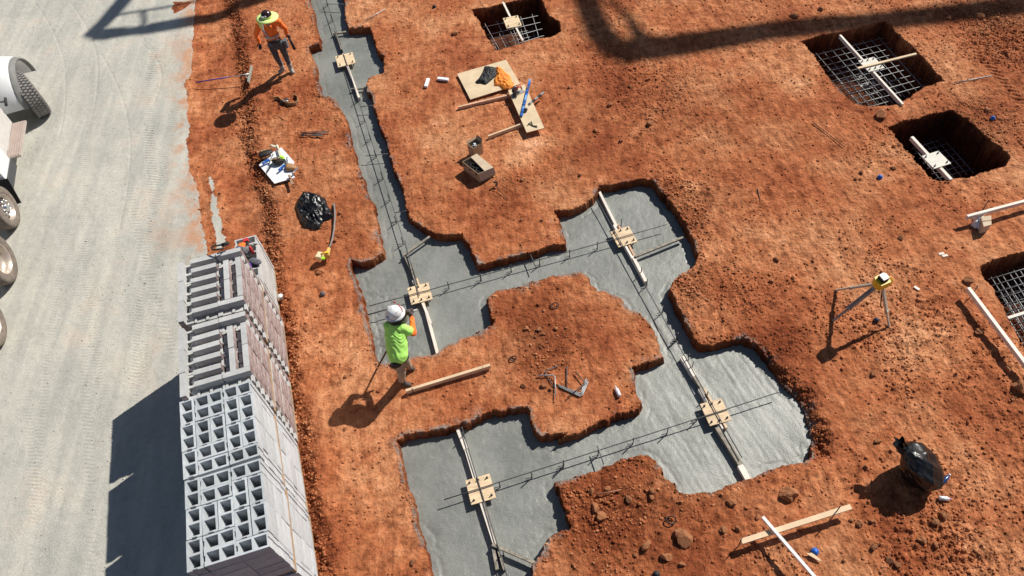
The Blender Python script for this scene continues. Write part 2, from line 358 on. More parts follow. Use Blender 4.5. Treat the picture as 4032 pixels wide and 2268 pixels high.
# low bench between road and footings, with a crumbling step
ledge = chain(cD, '560,-120 598,0 612,60 632,200 640,330 655,400 690,500 700,600 715,700 735,800 752,900 765,1000 790,1100 805,1200 822,1300 840,1449 850,1560')
LP = W2(ledge); lsx = np.array([q[1] for q in LP])[::-1]; lsv = np.array([q[0] for q in LP])[::-1]
led_d = (np.interp(YY, lsx, lsv)-XX) + fbm(XX, YY, .5, 21, 4, .6)*.12     # >0 on the road side
# road edge
edge = chain(c0, '1475,-150 1460,0 1450,200 1440,380 1430,540 1372,620 1395,700 1395,850 1410,1000 1400,1150 1412,1280 1470,1360 1490,1449') + chain(c06, '1485,330 1505,500 1525,640 1560,730')+chain(cD, '520,760 560,900 600,1100 640,1300 670,1449 690,1600')
EP = W2(edge); exs = np.array([q[1] for q in EP])[::-1]; exv = np.array([q[0] for q in EP])[::-1]
road_d = (np.interp(YY, exs, exv)-XX) + fbm(XX, YY, .3, 31, 4, .7)*.09
strip = poly_sd(W2(chain(c06, '1570,170 1600,225 1625,400 1660,560 1692,700 1620,720 1600,560 1585,400')), .5) + fbm(XX, YY, .25, 33, 4, .7)*.1
bit = poly_sd(W2(chain(c0, '1290,0 1440,0 1380,60 1300,100')), .5) + fbm(XX, YY, .3, 35, 4, .7)*.12
is_road = ((road_d > 0) & ~(bit > 0)) | (strip > 0)
# roughness and tone fields (crumbled areas / pale dust)
rough = .22 + .75*sstep(-.05, .55, fbm(XX, YY, 1.5, 41, 4, .6))
tone = np.full(XX.shape, .5) + .15*fbm(XX, YY, 2.6, 43, 5, .6) + .07*fbm(XX, YY, .5, 47, 4, .7)
for px, r, a, tn in (((2130, 1250), .9, 1.1, -.24), ((2140, 1420), .5, .8, -.15), ((2050, 740), .6, .8, -.16), ((2350, 1960), .9, .8, -.16), ((1250, 2000), .5, .2, -.05), ((2640, 755), .35, 1.6, -.2), ((2735, 860), .3, 1.6, -.22), ((2712, 735), .2, .5, .42), ((2440, 755), .3, 1.2, -.15), ((1650, 900), .3, 1.5, -.18), ((1560, 830), .25, 1.4, -.16), ((1520, 560), .25, 1., -.12), ((1490, 220), .25, 1., -.14), ((2730, 1150), .35, 1.2, -.12), ((3080, 1350), .4, 1.5, -.2), ((3500, 1600), 1.2, .3, .07), ((2700, 450), 1.1, .5, -.10), ((3350, 900), .9, .5, -.08), ((2900, 780), 1., .5, -.06), ((3150, 1900), .8, .2, .06), ((1400, 1350), .5, -.2, .08), ((1500, 1700), .8, -.2, .07), ((3700, 250), .0001, 0, 0), ((2450, 1990), 1.1, 1.3, -.10), ((2750, 2030), .8, 1.2, -.1), ((2300, 2150), .9, .9, -.05), ((1310, 870), .5, 1.0, -.1), ((1380, 930), .35, .8, -.1),
                     ((3930, 90), 1.2, 2.2, -.2), ((3880, 480), .9, 2.0, -.22), ((3650, 2150), .9, 1.2, -.02), ((3000, 1150), .8, .8, -.02), ((2900, 1180), .5, .8, 0), ((1930, 700), .6, .8, -.05),
                     ((2200, 620), .8, .7, -.12), ((2500, 330), 1., .5, -.05), ((2150, 1450), .6, .5, 0), ((2740, 760), .5, .9, -.1), ((2600, 680), .4, .9, .1), ((2080, 560), .4, .2, .3), ((2160, 555), .3, .2, .28),
                     ((2080, 620), .45, .3, .2), ((3330, 450), .6, .3, .04), ((3560, 1230), .7, .8, .05), ((3960, 160), .7, 1.2, .18), ((3150, 330), .35, .1, .25), ((3850, 2050), 1.2, 1.0, .07), ((2930, 30), 1.3, .4, .12), ((3450, 120), 1.4, .4, .08),
                     ((1700, 1700), 1.4, -.1, .03), ((1200, 1350), 1.0, -.15, .06), ((1250, 600), 1.4, -.15, .02), ((2100, 900), .6, -.1, .02), ((1900, 500), .6, .2, .03), ((3980, 1650), .5, 1.4, -.1), ((3500, 700), 1.2, .4, .03)):
    b_ = blob(px, r); rough = rough + a*.6*b_; tone = tone + tn*b_
ledm = np.exp(-(led_d-.16)**2/.045)*(led_d > -.3); rough = rough + 2.4*ledm; tone = tone - .22*ledm
scarp = poly_sd(W2(chain(ck, '0,-30 60,50 160,100 250,195 310,265 352,380 392,450 418,560 430,680 300,700 240,560 120,240 0,130')), .6)+jit*1.5
rough = rough + 2.2*sstep(-.05, .1, scarp); tone = tone - .17*sstep(-.05, .1, scarp)
rimr = np.exp(-(sd_t/.10)**2); rough = rough + 1.5*rimr*np.clip(vnoise(XX, YY, .5, 401)*1.6-.3, 0, 1); tone = tone-.05*np.exp(-((sd_t-.02)/.06)**2)
xr = sstep(1.5, 4.5, XX); rough = rough + .35*xr
rough = np.clip(rough, .15, 3)
# heights
soil = .035*fbm(XX, YY, 1.8, 51, 4) + (rough*.8+.22)*(.020*fbm(XX, YY, .30, 55, 5, .72) + .026*np.abs(fbm(XX, YY, .16, 61, 3, .75))-.004) + rough*(.03*np.maximum(0, fbm(XX, YY, .10, 66, 3, .7)-.15)) + .007*fbm(XX, YY, .06, 68, 2, .8)
Ux = math.sin(-.18); Uy = math.cos(-.18)          # direction of the long boards and tyre tracks
al = XX*Ux+YY*Uy; ac = XX*Uy-YY*Ux
bl_ = blob((1240, 1330), .9); soil = soil - .010*bl_*np.maximum(0, fbm(al*6, ac*.6, .5, 74, 3)) ; soil = soil - .008*blob((1150, 1650), 1.2)*np.maximum(0, fbm(al*6, ac*.6, .5, 75, 3)); soil = soil + xr*.008*(fbm(ac*5, al*.7, .5, 71, 3)) + .005*fbm(ac*6, al*.5, .6, 73, 3)
def track(px0, px1, w, amp, pitch, base):
    a, b = G(px0), G(px1); d = (b-a); d.z = 0; L_ = d.length; d.normalize(); s_ = (XX-a.x)*d.x+(YY-a.y)*d.y; c_ = (XX-a.x)*d.y-(YY-a.y)*d.x
    c_ = c_ + .25*np.sin(s_*.35+base); mk = sstep(w/2, w/2-.06, np.abs(c_))*sstep(-.1, .2, s_)*sstep(L_+.1, L_-.2, s_)*np.clip(.35+1.5*vnoise(XX, YY, .8, int(base*10)+5), 0, 1)
    lug = np.sin((s_+np.abs(c_)*.55)*2*math.pi/pitch+fbm(XX, YY, .4, 5, 2)*1.2)
    return mk*(amp*np.clip(lug*1.5, -1, 1) - amp*.4)
soil = soil + track((3800, 180), (4010, 420), .5, .014, .14, 1.) + track((3300, 1900), (3700, 2268), .6, .009, .16, 2.) + track((3620, 1150), (3740, 1330), .45, .012, .15, 3.) + track((3950, 700), (3300, 640), .5, .004, .2, 4.) + track((3650, 1950), (3950, 2240), .45, .012, .13, 5.)
ring = np.hypot(XX-G((2545, 265)).x, YY-G((2545, 265)).y); soil = soil + .008*np.sin(ring*2*math.pi/.11)*(ring < .55)*(ring > .15)*(YY < G((2545, 265)).y)
soil = soil - .13*sstep(-.10, .34, led_d + .10*fbm(XX, YY, .18, 77, 3, .7)) + .015*ledm
soil = soil - .17*sstep(-.06, .22, scarp)
z = soil.copy()
z = np.where(sd_t > -.12, z - .55*sstep(-.01, .05, sd_t), z)
PD = {'a': .7, 'b': .95, 'c': 1.25, 'd': 1.0}
for k, sd in sd_p.items():
    z = z - PD[k]*sstep(-.01, .055, sd + .025*fbm(XX, YY, .15, 81, 3, .7))
# road: compacted gravel with tyre lugs
rd = .02*fbm(XX, YY, 2.5, 91, 3) + .008*fbm(XX, YY, .14, 95, 4, .75)-.07
for (p0, p1, w, amp, pt, bs) in (((760, -40), (560, 1500), .34, .009, .105, 1.3), ((330, 240), (430, 1500), .34, .011, .10, 2.1), ((430, 150), (520, 1300), .28, .007, .1, 2.9), ((640, 150), (640, 760), .5, .010, .13, 3.7), ((560, 700), (700, 1400), .4, .006, .14, 4.5), ((180, 60), (230, 1100), .3, .005, .1, 5.2), ((340, 1300), (300, 2268), .4, .006, .11, 6.1), ((500, 1500), (620, 2268), .35, .004, .11, 6.9), ((690, 500), (720, 1000), .25, .006, .1, 7.7), ((620, 760), (560, 1900), .3, .007, .09, 8.3), ((250, 900), (200, 2268), .35, .006, .1, 9.1), ((480, 100), (500, 900), .3, .007, .09, 9.9), ((90, 300), (330, 1500), .3, .005, .1, 10.7), ((400, 900), (420, 2268), .3, .006, .09, 11.3), ((130, 1400), (90, 2268), .35, .006, .1, 12.1)):
    rd = rd + track(p0, p1, w, amp*.6, pt*.7, bs)
for (p0, p1, bs) in (((130, 0), (210, 560), 0), ((270, 0), (330, 500), 1), ((390, 200), (450, 900), 2), ((540, 150), (560, 450), 3)):
    a, b = G(p0), G(p1); d = (b-a); L_ = d.length; d.normalize(); s_ = (XX-a.x)*d.x+(YY-a.y)*d.y; c_ = (XX-a.x)*d.y-(YY-a.y)*d.x + .5*np.sin(s_/L_*3)
    rd = rd - .006*np.exp(-(c_/.022)**2)*(s_ > 0)*(s_ < L_)
wr = sstep(-.45, -.02, np.maximum(road_d, strip)); z = z*(1-wr)+(rd+.012*rough*(fbm(XX, YY, .1, 99, 3, .7)))*wr; z = np.where(is_road, rd, z)
H = z
def gz(x, y):
    i = int(round((x-X0)/STEP)); j = int(round((y-Y0)/STEP)); i = max(1, min(len(gx)-2, i)); j = max(1, min(len(gy)-2, j))
    return float(H[j-1:j+2, i-1:i+2].max())
def grid_mesh(name, Z, mask, mt, tones=None, smooth=True, extra=None):
    ny, nx = Z.shape; idx = np.arange(nx*ny).reshape(ny, nx)
    q = np.stack([idx[:-1, :-1], idx[:-1, 1:], idx[1:, 1:], idx[1:, :-1]], -1).reshape(-1, 4); q = q[mask[:-1, :-1].ravel()]
    used = np.zeros(nx*ny, bool); used[q.ravel()] = True; remap = np.cumsum(used)-1; q = remap[q]
    co = np.stack([XX.ravel(), YY.ravel(), Z.ravel()], 1)[used]
    me = bpy.data.meshes.new(name); me.vertices.add(len(co)); me.vertices.foreach_set('co', co.ravel())
    me.loops.add(q.size); me.loops.foreach_set('vertex_index', q.ravel().astype(np.int32))
    me.polygons.add(len(q)); me.polygons.foreach_set('loop_start', (np.arange(len(q))*4).astype(np.int32)); me.polygons.foreach_set('loop_total', np.full(len(q), 4, np.int32))
    me.polygons.foreach_set('use_smooth', np.full(len(q), smooth))
    me.update(); me.validate(); me.materials.append(mt)
    if tones is not None:
        at = me.attributes.new('tone', 'FLOAT', 'POINT'); at.data.foreach_set('value', tones.ravel()[used].astype(np.float32))
    if extra is not None:
        at = me.attributes.new('smear', 'FLOAT', 'POINT'); at.data.foreach_set('value', extra.ravel()[used].astype(np.float32))
    o = bpy.data.objects.new(name, me); C.objects.link(o); o['kind'] = 'structure'; return o
for k, sd in sd_p.items(): tone = tone - .5*sstep(-.03, .015, sd)      # shade inside the pits, painted into the soil colour
tone = tone - .3*sstep(-.03, .02, sd_t)  # trench walls get painted shade in the clay colour too
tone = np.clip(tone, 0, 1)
smear = sstep(-.006, -.028, sd_t)*np.clip(1.1*np.exp(-((sd_t+.02)/.035)**2)*sstep(-.05, .35, fbm(XX, YY, .45, 301, 4, .65)) + .9*np.exp(-((sd_t+.04)/.10)**2)*sstep(.25, .6, fbm(XX, YY, .5, 303, 4, .7)), 0, 1)
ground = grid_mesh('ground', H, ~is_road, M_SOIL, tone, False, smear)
stain = (road_d > 0)*np.clip(sstep(.55, 0, road_d)*sstep(-.25, .35, fbm(XX, YY, .35, 305, 5, .7)) + .35*sstep(.1, .5, fbm(XX, YY, 1.4, 307, 5, .65))*sstep(2.2, .4, road_d), 0, .85)
road = grid_mesh('gravel_road', H, is_road, M_ROAD, None, True, stain)
mb = MB(); B_ = 600
for x0, x1, y0, y1 in ((-B_, X0+.2, -B_, B_), (X1-.2, B_, -B_, B_), (X0+.2, X1-.2, -B_, Y0+.2), (X0+.2, X1-.2, Y1-.2, B_)):
    mb.add([(x0, y0, -.16), (x1, y0, -.16), (x1, y1, -.16), (x0, y1, -.16)], [(0, 1, 2, 3)])
far = mb.build('outer_ground', M_SOIL); far['kind'] = 'structure'
# fresh concrete in the trench
CZ = -.20
rib = fbm(ac*2.2+al*.25, al*.16, .22, 101, 3, .6); lr = sstep(1.2, 2.4, XX)*sstep(8.2, 6.6, YY)
padl = blob((1480, 1200), .55)+blob((1560, 1330), .4)*.6 + blob((1290, 420), .7)*.6+blob((1420, 560), .5)*.5 + blob((1500, 1330), .4)
cz = CZ + .006*fbm(XX, YY, .5, 103, 4) + .0022*fbm(XX, YY, .06, 104, 2, .8) + .0075*lr*rib + (.004+.022*np.clip(padl, 0, 1))*np.minimum(0, fbm(XX, YY, .07, 105, 3, .7)-.05)
cz = cz - .008*np.exp(-((sd_t-.14)/.03)**2)*(fbm(XX, YY, .4, 107, 3) > .05) + .007*np.exp(-((sd_t-.05)/.05)**2)*fbm(XX, YY, .12, 108, 3)
ctone = np.clip(.3 + .35*lr + .25*lr*rib + .12*fbm(XX, YY, .9, 109, 4) - .15*blob((1830, 2050), 1.2) , 0, 1)
conc = grid_mesh('wet_concrete', cz, sd_t > -.10, M_CONC, ctone)
# ---------------------------------------------------------------- pallets of blocks
AZ = [-.17, -.168, -.187, -.204, -.187]
ORG = [(-4.56, 9.45), (-4.29, 8.17), (-4.07, 6.86), (-3.85, 5.62), (-3.58, 4.39)]
UN = .2032
def hollow_block(T, mb, mi=0):
    xs = [-.1985, -.186, -.171, -.015, .015, .171, .186, .1985]; ys = [-.097, -.070, -.035, .035, .070, .097]
    hole = {(i, j) for i in (2, 4) for j in (1, 2, 3)} | {(0, 2), (6, 2)}
    mb.cells(xs, ys, hole, -.097, .097, T, mi)
def split_block(T, mb):
    mb.cells([-.1985, -.165, -.02, .02, .165, .1985], [-.0118, .03, .097], {(1, 1), (3, 1), (1, 0), (3, 0)}, -.097, -.01, T, 0)
    for cx_ in (-.0925, .0925): mb.prism([(cx_+.068*math.cos(w), .090-.075*math.sin(w)) for w in np.linspace(0, math.pi, 9)], -.08, -.035, 0, T)
    mb.cells([-.1985, .1985], [-.097, -.012], set(), -.097, .097, T, 0, side=lambda i, j, di, dj: 1 if (dj == -1 and j == 0) or (di and j == 0) else 0)
mb = MB(); hollow_block(None, mb); proto_h = mb.build('concrete_block', M_BLK); ME_H = proto_h.data
mb = MB(); hollow_block(None, mb); proto_h2 = mb.build('concrete_block', M_BLK2); ME_H2 = proto_h2.data
mb = MB(); split_block(None, mb); proto_s = mb.build('split_face_block', [M_BLK2, M_PINK]); ME_S = proto_s.data
for o in (proto_h, proto_h2, proto_s): bpy.data.objects.remove(o)
# (u, v, along) in block units; u across from the road side, v from the far end; along: 1 = long side runs away from us
LAY_H = [(0, 0, 1), (0, 2, 1), (0, 4, 1), (1, 0, 0), (3, 0, 0), (1, 1, 0), (3, 1, 1), (4, 1, 1), (1, 2, 1), (2, 2, 1), (3, 3, 1), (4, 3, 1), (1, 4, 0), (1, 5, 0), (3, 5, 0)]
LAY_S = [(0, 0, 1), (0, 2, 1), (0, 4, 1), (1, 0, 0), (3, 0, 0), (1, 1, 0), (1, 2, 0), (1, 3, 0), (1, 4, 0), (3, 1, 1), (3, 3, 1), (4, 1, 1), (4, 3, 1), (1, 5, 0), (3, 5, 0)]
SN = ['tool-covered stack', 'farther pinkish stack', 'nearer pinkish stack', 'farther grey stack', 'nearest grey stack']
ORD = ['first', 'second', 'third', 'fourth', 'fifth', 'sixth']; LN = ['top layer', 'second layer down', 'third layer down', 'fourth layer down', 'bottom layer']
COLN = ['road-side column', 'second column from road', 'middle column', 'fourth column from road', 'trench-side column']
rest_v, rest_f, rest_m, rest_n = [], [], [], 0
cache = {}
def mesh_arr(me):
    if me.name not in cache:
        v = np.empty(len(me.vertices)*3); me.vertices.foreach_get('co', v)
        cache[me.name] = (v.reshape(-1, 3), [list(p.vertices) for p in me.polygons], [p.material_index for p in me.polygons])
    return cache[me.name]
rest = {'h': MB(), 's': MB()}
for k in range(5):
    az = AZ[k]; A = Vector((math.sin(az), math.cos(az), 0)); Bv = Vector((math.cos(az), -math.sin(az), 0)); o0 = Vector((*ORG[k], 0))
    rz_b = math.atan2(Bv.y, Bv.x)
    def at(u, v, z, o0=o0, A=A, Bv=Bv): return o0 + Bv*(u-5)*UN - A*v*UN + Vector((0, 0, z))
    levels = 1 if k == 0 else 2
    for lv in range(levels):
        zb = lv*1.12; top = lv == levels-1
        z_off = -.06
        # pallet
        pr = thing('wooden_pallet', f'timber pallet {"between the two cubes" if lv else "on the ground"} under the {"upper" if lv else "lower"} blocks of the {SN[k]}', 'pallet', at(2.5, 3, zb+z_off), rz_b, 'wooden pallets under the blocks')
        q = MB()
        for t in range(7): q.box((0, -.56+t*.187, .109), (.985, .1, .018))
        q.build('deck_boards', M_PAL, pr)
        q = MB()
        for x in (-.47, 0, .47): q.box((x, 0, .055), (.045, 1.2, .09))
        q.build('stringers', M_PAL, pr)
        kind = 's' if k in (1, 2) else 'h'
        lay0 = LAY_S if kind == 's' else LAY_H
        for layer in range(5):
            zc = zb + .12 + z_off + .2*layer + .099
            mir = (4-layer) % 2 == 1
            L_ = [(u, (6-v-(2 if a else 1)) if mir else v, a) for u, v, a in lay0]
            side_rank = sorted([i for i, (u, v, a) in enumerate(L_) if u+(1 if a else 2) == 5], key=lambda i: L_[i][1])
            for i, (u, v, a) in enumerate(L_):
                if k == 0 and ((layer == 4 and i in (3, 8)) or (layer > 1 and u+(0 if a else 1) < 2)): continue
                uc = u+(.5 if a else 1); vc = v+(1 if a else .5)
                P = at(uc, vc, zc) + Vector((random.uniform(-.006, .006), random.uniform(-.006, .006), 0))
                rz = rz_b + (math.pi/2 if a else 0)
                if kind == 's':
                    if a: rz = rz_b + (math.pi/2 if u >= 3 else -math.pi/2)
                    else: rz = rz_b + math.pi
                rz += random.uniform(-.012, .012)
                is_top = layer == 4 and top; is_side = i in side_rank; is_near = k == 4 and v+(2 if a else 1) == 6 and lv == 1
                if k == 0: is_top = layer == 4 and (u >= 3 or v >= 3)
                me = ME_S if kind == 's' else (ME_H if k in (3, 4) else ME_H2)
                if is_top or is_side or is_near:
                    nm = 'split_face_block' if kind == 's' else 'concrete_block'
                    ob = bpy.data.objects.new(nm, me); C.objects.link(ob); ob.location = P; ob.rotation_euler.z = rz
                    look = 'split face block' if kind == 's' else 'hollow grey block'
                    if is_top:
                        lab = f'{look} on {SN[k]}, {ORD[v]} row from far, {COLN[u]}'
                    elif is_side:
                        lab = f'side block of {SN[k]}, {"upper" if lv else "lower"} pallet, {LN[4-layer]}, {ORD[side_rank.index(i)]} from far'
                    else:
                        lab = f'near-end block of {SN[k]}, {LN[4-layer]}, {COLN[u]}'
                    tag(ob, lab, 'concrete block', 'split face blocks stacked on pallets' if kind == 's' else 'grey hollow blocks stacked on pallets')
                else:
                    v_, f_, m_ = mesh_arr(me); c_, s_ = math.cos(rz), math.sin(rz)
                    w = np.stack([v_[:, 0]*c_-v_[:, 1]*s_+P.x, v_[:, 0]*s_+v_[:, 1]*c_+P.y, v_[:, 2]+P.z], 1)
                    r_ = rest[kind]; o_ = len(r_.v); r_.v += [tuple(t) for t in w.tolist()]
                    for f, mm in zip(f_, m_): r_.f.append([o_+t for t in f]); r_.m.append(mm); r_.sm.append(False)
tag(rest['h'].build('concrete_blocks', [M_BLK]), 'inner and rear grey hollow blocks of the stacks', 'concrete blocks', 'grey hollow blocks stacked on pallets', 'stuff')
tag(rest['s'].build('split_face_blocks', [M_BLK2, M_PINK]), 'inner and rear split face blocks of the two pinkish stacks', 'concrete blocks', 'split face blocks stacked on pallets', 'stuff')
# tools lying on the low stack
ZT = 1.065
def TP(u, v, z=ZT): f = crop(830, 950, .17252); return G(f(u, v), z)
def blobmesh(mb, c, r, seed, amp=.25, n=2, mi=0, fold=0):
    bm = bmesh.new(); bmesh.ops.create_icosphere(bm, subdivisions=n, radius=1); rs = random.Random(seed)
    ph = [(rs.uniform(-3, 3), rs.uniform(-3, 3), rs.uniform(-3, 3), rs.uniform(0, 6)) for _ in range(6)]
    vs = []
    for v in bm.verts:
        d = 1+amp*sum(math.sin(v.co.x*a*(1+fold)+v.co.y*b*(1+fold)+v.co.z*c_*(1+fold)+p) for a, b, c_, p in ph)/3
        vs.append((c[0]+v.co.x*r[0]*d, c[1]+v.co.y*r[1]*d, c[2]+v.co.z*r[2]*d))
    mb.add(vs, [[v.index for v in f.verts] for f in bm.faces], mi, True); bm.free()
def soft(name, mt, label, cat, p, r, seed, amp=.25, n=3, group=None, fold=0):
    mb = MB(); blobmesh(mb, (p[0], p[1], p[2]+r[2]*.8), r, seed, amp, n, fold=fold); return one(mb, name, mt, label, cat, group, p)
soft('work_vest', M_ORANGE, 'crumpled orange cloth at the far corner of the tool-covered block stack', 'clothing', TP(700, 140), (.10, .05, .04), 3, .4)
soft('tool_bag', mat('blue_grey_fabric', (.06, .08, .13), .8, .3, 10), 'dark blue bag among the tools on the block stack', 'bag', TP(700, 240), (.07, .10, .06), 4, .4)
soft('work_gloves', mat('grey_fabric', (.22, .22, .22), .85, .3, 10), 'grey crumpled gloves between the blue bag and the drill', 'gloves', TP(840, 260), (.09, .08, .05), 5, .45)
soft('cloth_rag', mat('dark_grey_fabric', (.10, .105, .12), .85, .3, 10), 'dark grey rag beside the purple bottle on the block stack', 'cloth', TP(1030, 480), (.12, .08, .035), 6, .45)
def cordless(name, p, rz, mt, label):
    t = thing(name, label, 'power tool', p, rz); q = MB(); q.tube([(-.1, 0, .05), (.06, 0, .05)], [.03, .033], 10); q.tube([(.06, 0, .05), (.12, 0, .05)], [.02, .012], 8); q.build('motor_body', mt, t)
    q = MB(); q.bar((-.04, 0, .05), (-.07, .14, .04), .035, .04); q.build('grip', M_BLACK, t); q = MB(); q.box((-.08, .17, .04), (.09, .07, .06)); q.build('battery', M_RED, t); return t
cordless('cordless_drill', TP(940, 140), .2, mat('dark_tool_grey', (.14, .13, .12), .5, .2, 10), 'grey and red cordless drill on the far edge of the block stack')
cordless('impact_driver', TP(830, 370), 2.3, M_BLACK, 'black cordless driver beside the purple bottle on the block stack')
q = MB(); p = TP(965, 270); q.lathe([(0, 0), (.033, 0), (.033, .14), (.02, .16), (.02, .18), (0, .18)], p, 12); one(q, 'spray_can', M_RED, 'red spray can standing by the drill on the block stack', 'spray can', base=p)
t = thing('drink_bottle', 'purple drink bottle lying near the edge of the tool-covered stack', 'bottle', TP(900, 590)); q = MB()
pp, pq = TP(880, 520, ZT+.03), TP(925, 660, ZT+.03); q.tube([pp, pp.lerp(pq, .7), pq], [.032, .032, .014], 10); part(q, 'bottle_body', mat('purple_plastic', (.10, .04, .35), .3, .3, 12), t)
q = MB(); q.tube([pq, pq+(pq-pp)*.15], .016, 8); part(q, 'cap', M_WHITE, t)
q = MB(); c_ = G((862, 982), 2.30-.06); pts = [c_+Vector((.11*math.cos(a), .05*math.sin(a)+.02, .01*math.sin(3*a)+.03)) for a in np.linspace(0, 5.6, 14)]
q.tube(pts, .014, 6); q.tube([c_+Vector((.05, .05, .03)), c_+Vector((.16, .08, .04))], [.03, .03], 8); one(q, 'tool_belt', M_BLACK, 'black tool belt draped on the far corner of the pinkish stack', 'tool belt', base=c_)

# ---------------------------------------------------------------- anchor bolt templates and their boards
def plate3(f, tl, tr, bl, z):
    a, b, c = G(f(*tl), z), G(f(*tr), z), G(f(*bl), z); X = (b-a); w = X.length; X.normalize(); Y = (c-a); Y -= X*Y.dot(X); h = Y.length; Y.normalize()
    ctr = a + X*w/2 + Y*h/2; return ctr, X, Y, w, h
def template(label, f, tl, tr, bl, z, bolts, boards, mplate, nm='bolt_template', size=None):
    ctr, X, Y, w, h = plate3(f, tl, tr, bl, z)
    if size: w = h = size
    T = Matrix((X, -Y, Vector((0, 0, 1)))).transposed()
    t = thing(nm, label, 'bolt template', ctr, 0, 'plywood anchor bolt templates')
    q = MB(); q.box(ctr, (w, h, .02), M=T); part(q, 'plate', mplate, t)
    for (bx, by) in bolts:
        p = ctr + X*bx*w + Y*by*h; q = MB(); q.lathe([(0, .0095), (.020, .0095), (.020, .013), (.015, .013), (.015, .028), (.009, .028), (.009, .062), (0, .062)], p, 8, smooth=False)
        q.tube([p+Vector((0, 0, -.2)), p+Vector((0, 0, -.01))], .012, 6); part(q, 'anchor_bolt', M_STEEL, t)
    for (fa, p0, fb, p1, wd, hh, zt, mm) in boards:
        a = G(fa(*p0), zt); b = G(fb(*p1), zt); q = MB(); q.bar(a-Vector((0, 0, hh/2)), b-Vector((0, 0, hh/2)), wd, hh); part(q, 'board', mm, t)
    return t
C4 = [(-.36, -.36), (.36, -.36), (.36, .36), (-.36, .36)]
C6 = C4 + [(0, -.38), (0, .38)]
f2 = crop(1560, 1040, .15186); f3 = crop(2360, 840, .19324); fB = crop(3300, 200, .16563)
zp = -.09; zb = zp-.011
template('plywood bolt template over the narrow trench beside the walking worker', ca, (805, 428), (935, 395), (830, 510), zp, C4,
 [(ca, (800, 235), ca, (862, 402), .04, .085, zb, M_DIRTY), (ca, (852, 372), ca, (985, 735), .045, .085, zb, M_LUMW), (ca, (785, 250), ca, (892, 236), .05, .04, zb, M_DIRTY), (ca, (925, 668), ca, (1030, 660), .045, .04, zb, M_DIRTY)], M_PLY)
template('plywood bolt template over the wide pad by the green-shirted worker', f2, (290, 625), (835, 478), (410, 1055), zp, C6,
 [(cb, (1325, 760), cb, (1420, 985), .05, .09, zb-.002, M_DIRTY), (cb, (1392, 965), cb, (1528, 1290), .04, .09, zb, M_LUMW), (cb, (1422, 950), cb, (1515, 1280), .03, .09, zb-.001, M_LUM), (cb, (1492, 1200), cd, (636, 148), .055, .09, zb-.003, M_LUMW), (cb, (1318, 775), cb, (1518, 633), .045, .04, -.06, M_DIRTY)], M_PLY)
template('plywood bolt template at the top right pad with one chipped corner', f3, (220, 380), (600, 265), (385, 700), zp, C6,
 [(ce, (1066, 280), ce, (1205, 560), .05, .09, zb-.002, M_LUMW), (ce, (1183, 545), ce, (1325, 800), .04, .09, zb, M_LUMW), (ce, (1213, 538), ce, (1345, 790), .035, .09, zb-.001, M_LUMP), (ce, (1325, 780), ce, (1425, 972), .06, .09, zb-.003, M_LUMW), (ce, (1345, 782), ce, (1706, 638), .045, .04, -.07, M_DIRTY)], M_PLY)
template('plywood bolt template over the smooth pad at the bottom of the photo', cd, (797, 888), (940, 846), (838, 1030), zp, C4+[(0, -.38)],
 [(cd, (745, 562), cd, (800, 700), .07, .06, zb+.01, M_LUMW), (cd, (780, 640), cd, (850, 872), .045, .09, zb, M_LUMW), (cd, (888, 1015), cd, (968, 1260), .045, .09, zb, M_LUMW), (cd, (905, 1010), cd, (1028, 1412), .04, .09, zb-.002, M_DIRTY), (cd, (958, 1268), cd, (985, 1410), .05, .08, zb-.004, M_DIRTY), (cd, (955, 1262), cd, (1212, 1372), .045, .05, -.07, M_DIRTY), (cd, (765, 533), cd, (775, 570), .03, .06, zb+.02, M_LUMW)], M_PLY)
template('plywood bolt template over the ribbed pad at lower right', ch, (832, 437), (958, 403), (888, 567), zp, C6,
 [(ch, (728, 155), ch, (800, 270), .085, .09, zb-.002, M_LUMW), (ch, (775, 240), ch, (868, 375), .05, .085, zb-.004, M_DIRTY), (ch, (828, 345), ch, (965, 580), .04, .09, zb, M_LUMW), (ch, (858, 342), ch, (990, 575), .035, .09, zb-.001, M_LUM), (ch, (935, 570), ch, (1080, 800), .085, .09, zb-.003, M_DIRTY), (ch, (1070, 795), ch, (1122, 888), .09, .09, zb-.001, M_LUMW)], M_PLY)
template('plywood bolt template over the small top pit', cq, (537, 140), (650, 117), (578, 215), .07, C4,
 [(cq, (538, 14), cq, (590, 120), .05, .04, .058, M_LUMW), (cq, (585, 110), cq, (688, 305), .045, .04, .056, M_LUMW)], M_PLY)
template('pale bolt template over the large pit with the rebar grid', fB, (480, 245), (850, 150), (700, 515), .07, [(-.36, -.36), (0, -.36), (.36, -.36), (-.36, .36), (0, .36), (.36, .36)],
 [(cr_, (545, 262), cr_, (1020, 784), .045, .09, .058, M_LUMW), (fB, (470, 405), fB, (1860, 60), .055, .035, .117, M_LUM)], M_PLYW)
template('pale bolt template over the dark square pit', cr_, (1158, 1180), (1285, 1140), (1245, 1278), .07, C4,
 [(cr_, (1087, 1030), cr_, (1385, 1352), .06, .09, .058, M_LUMW)], M_PLYW)
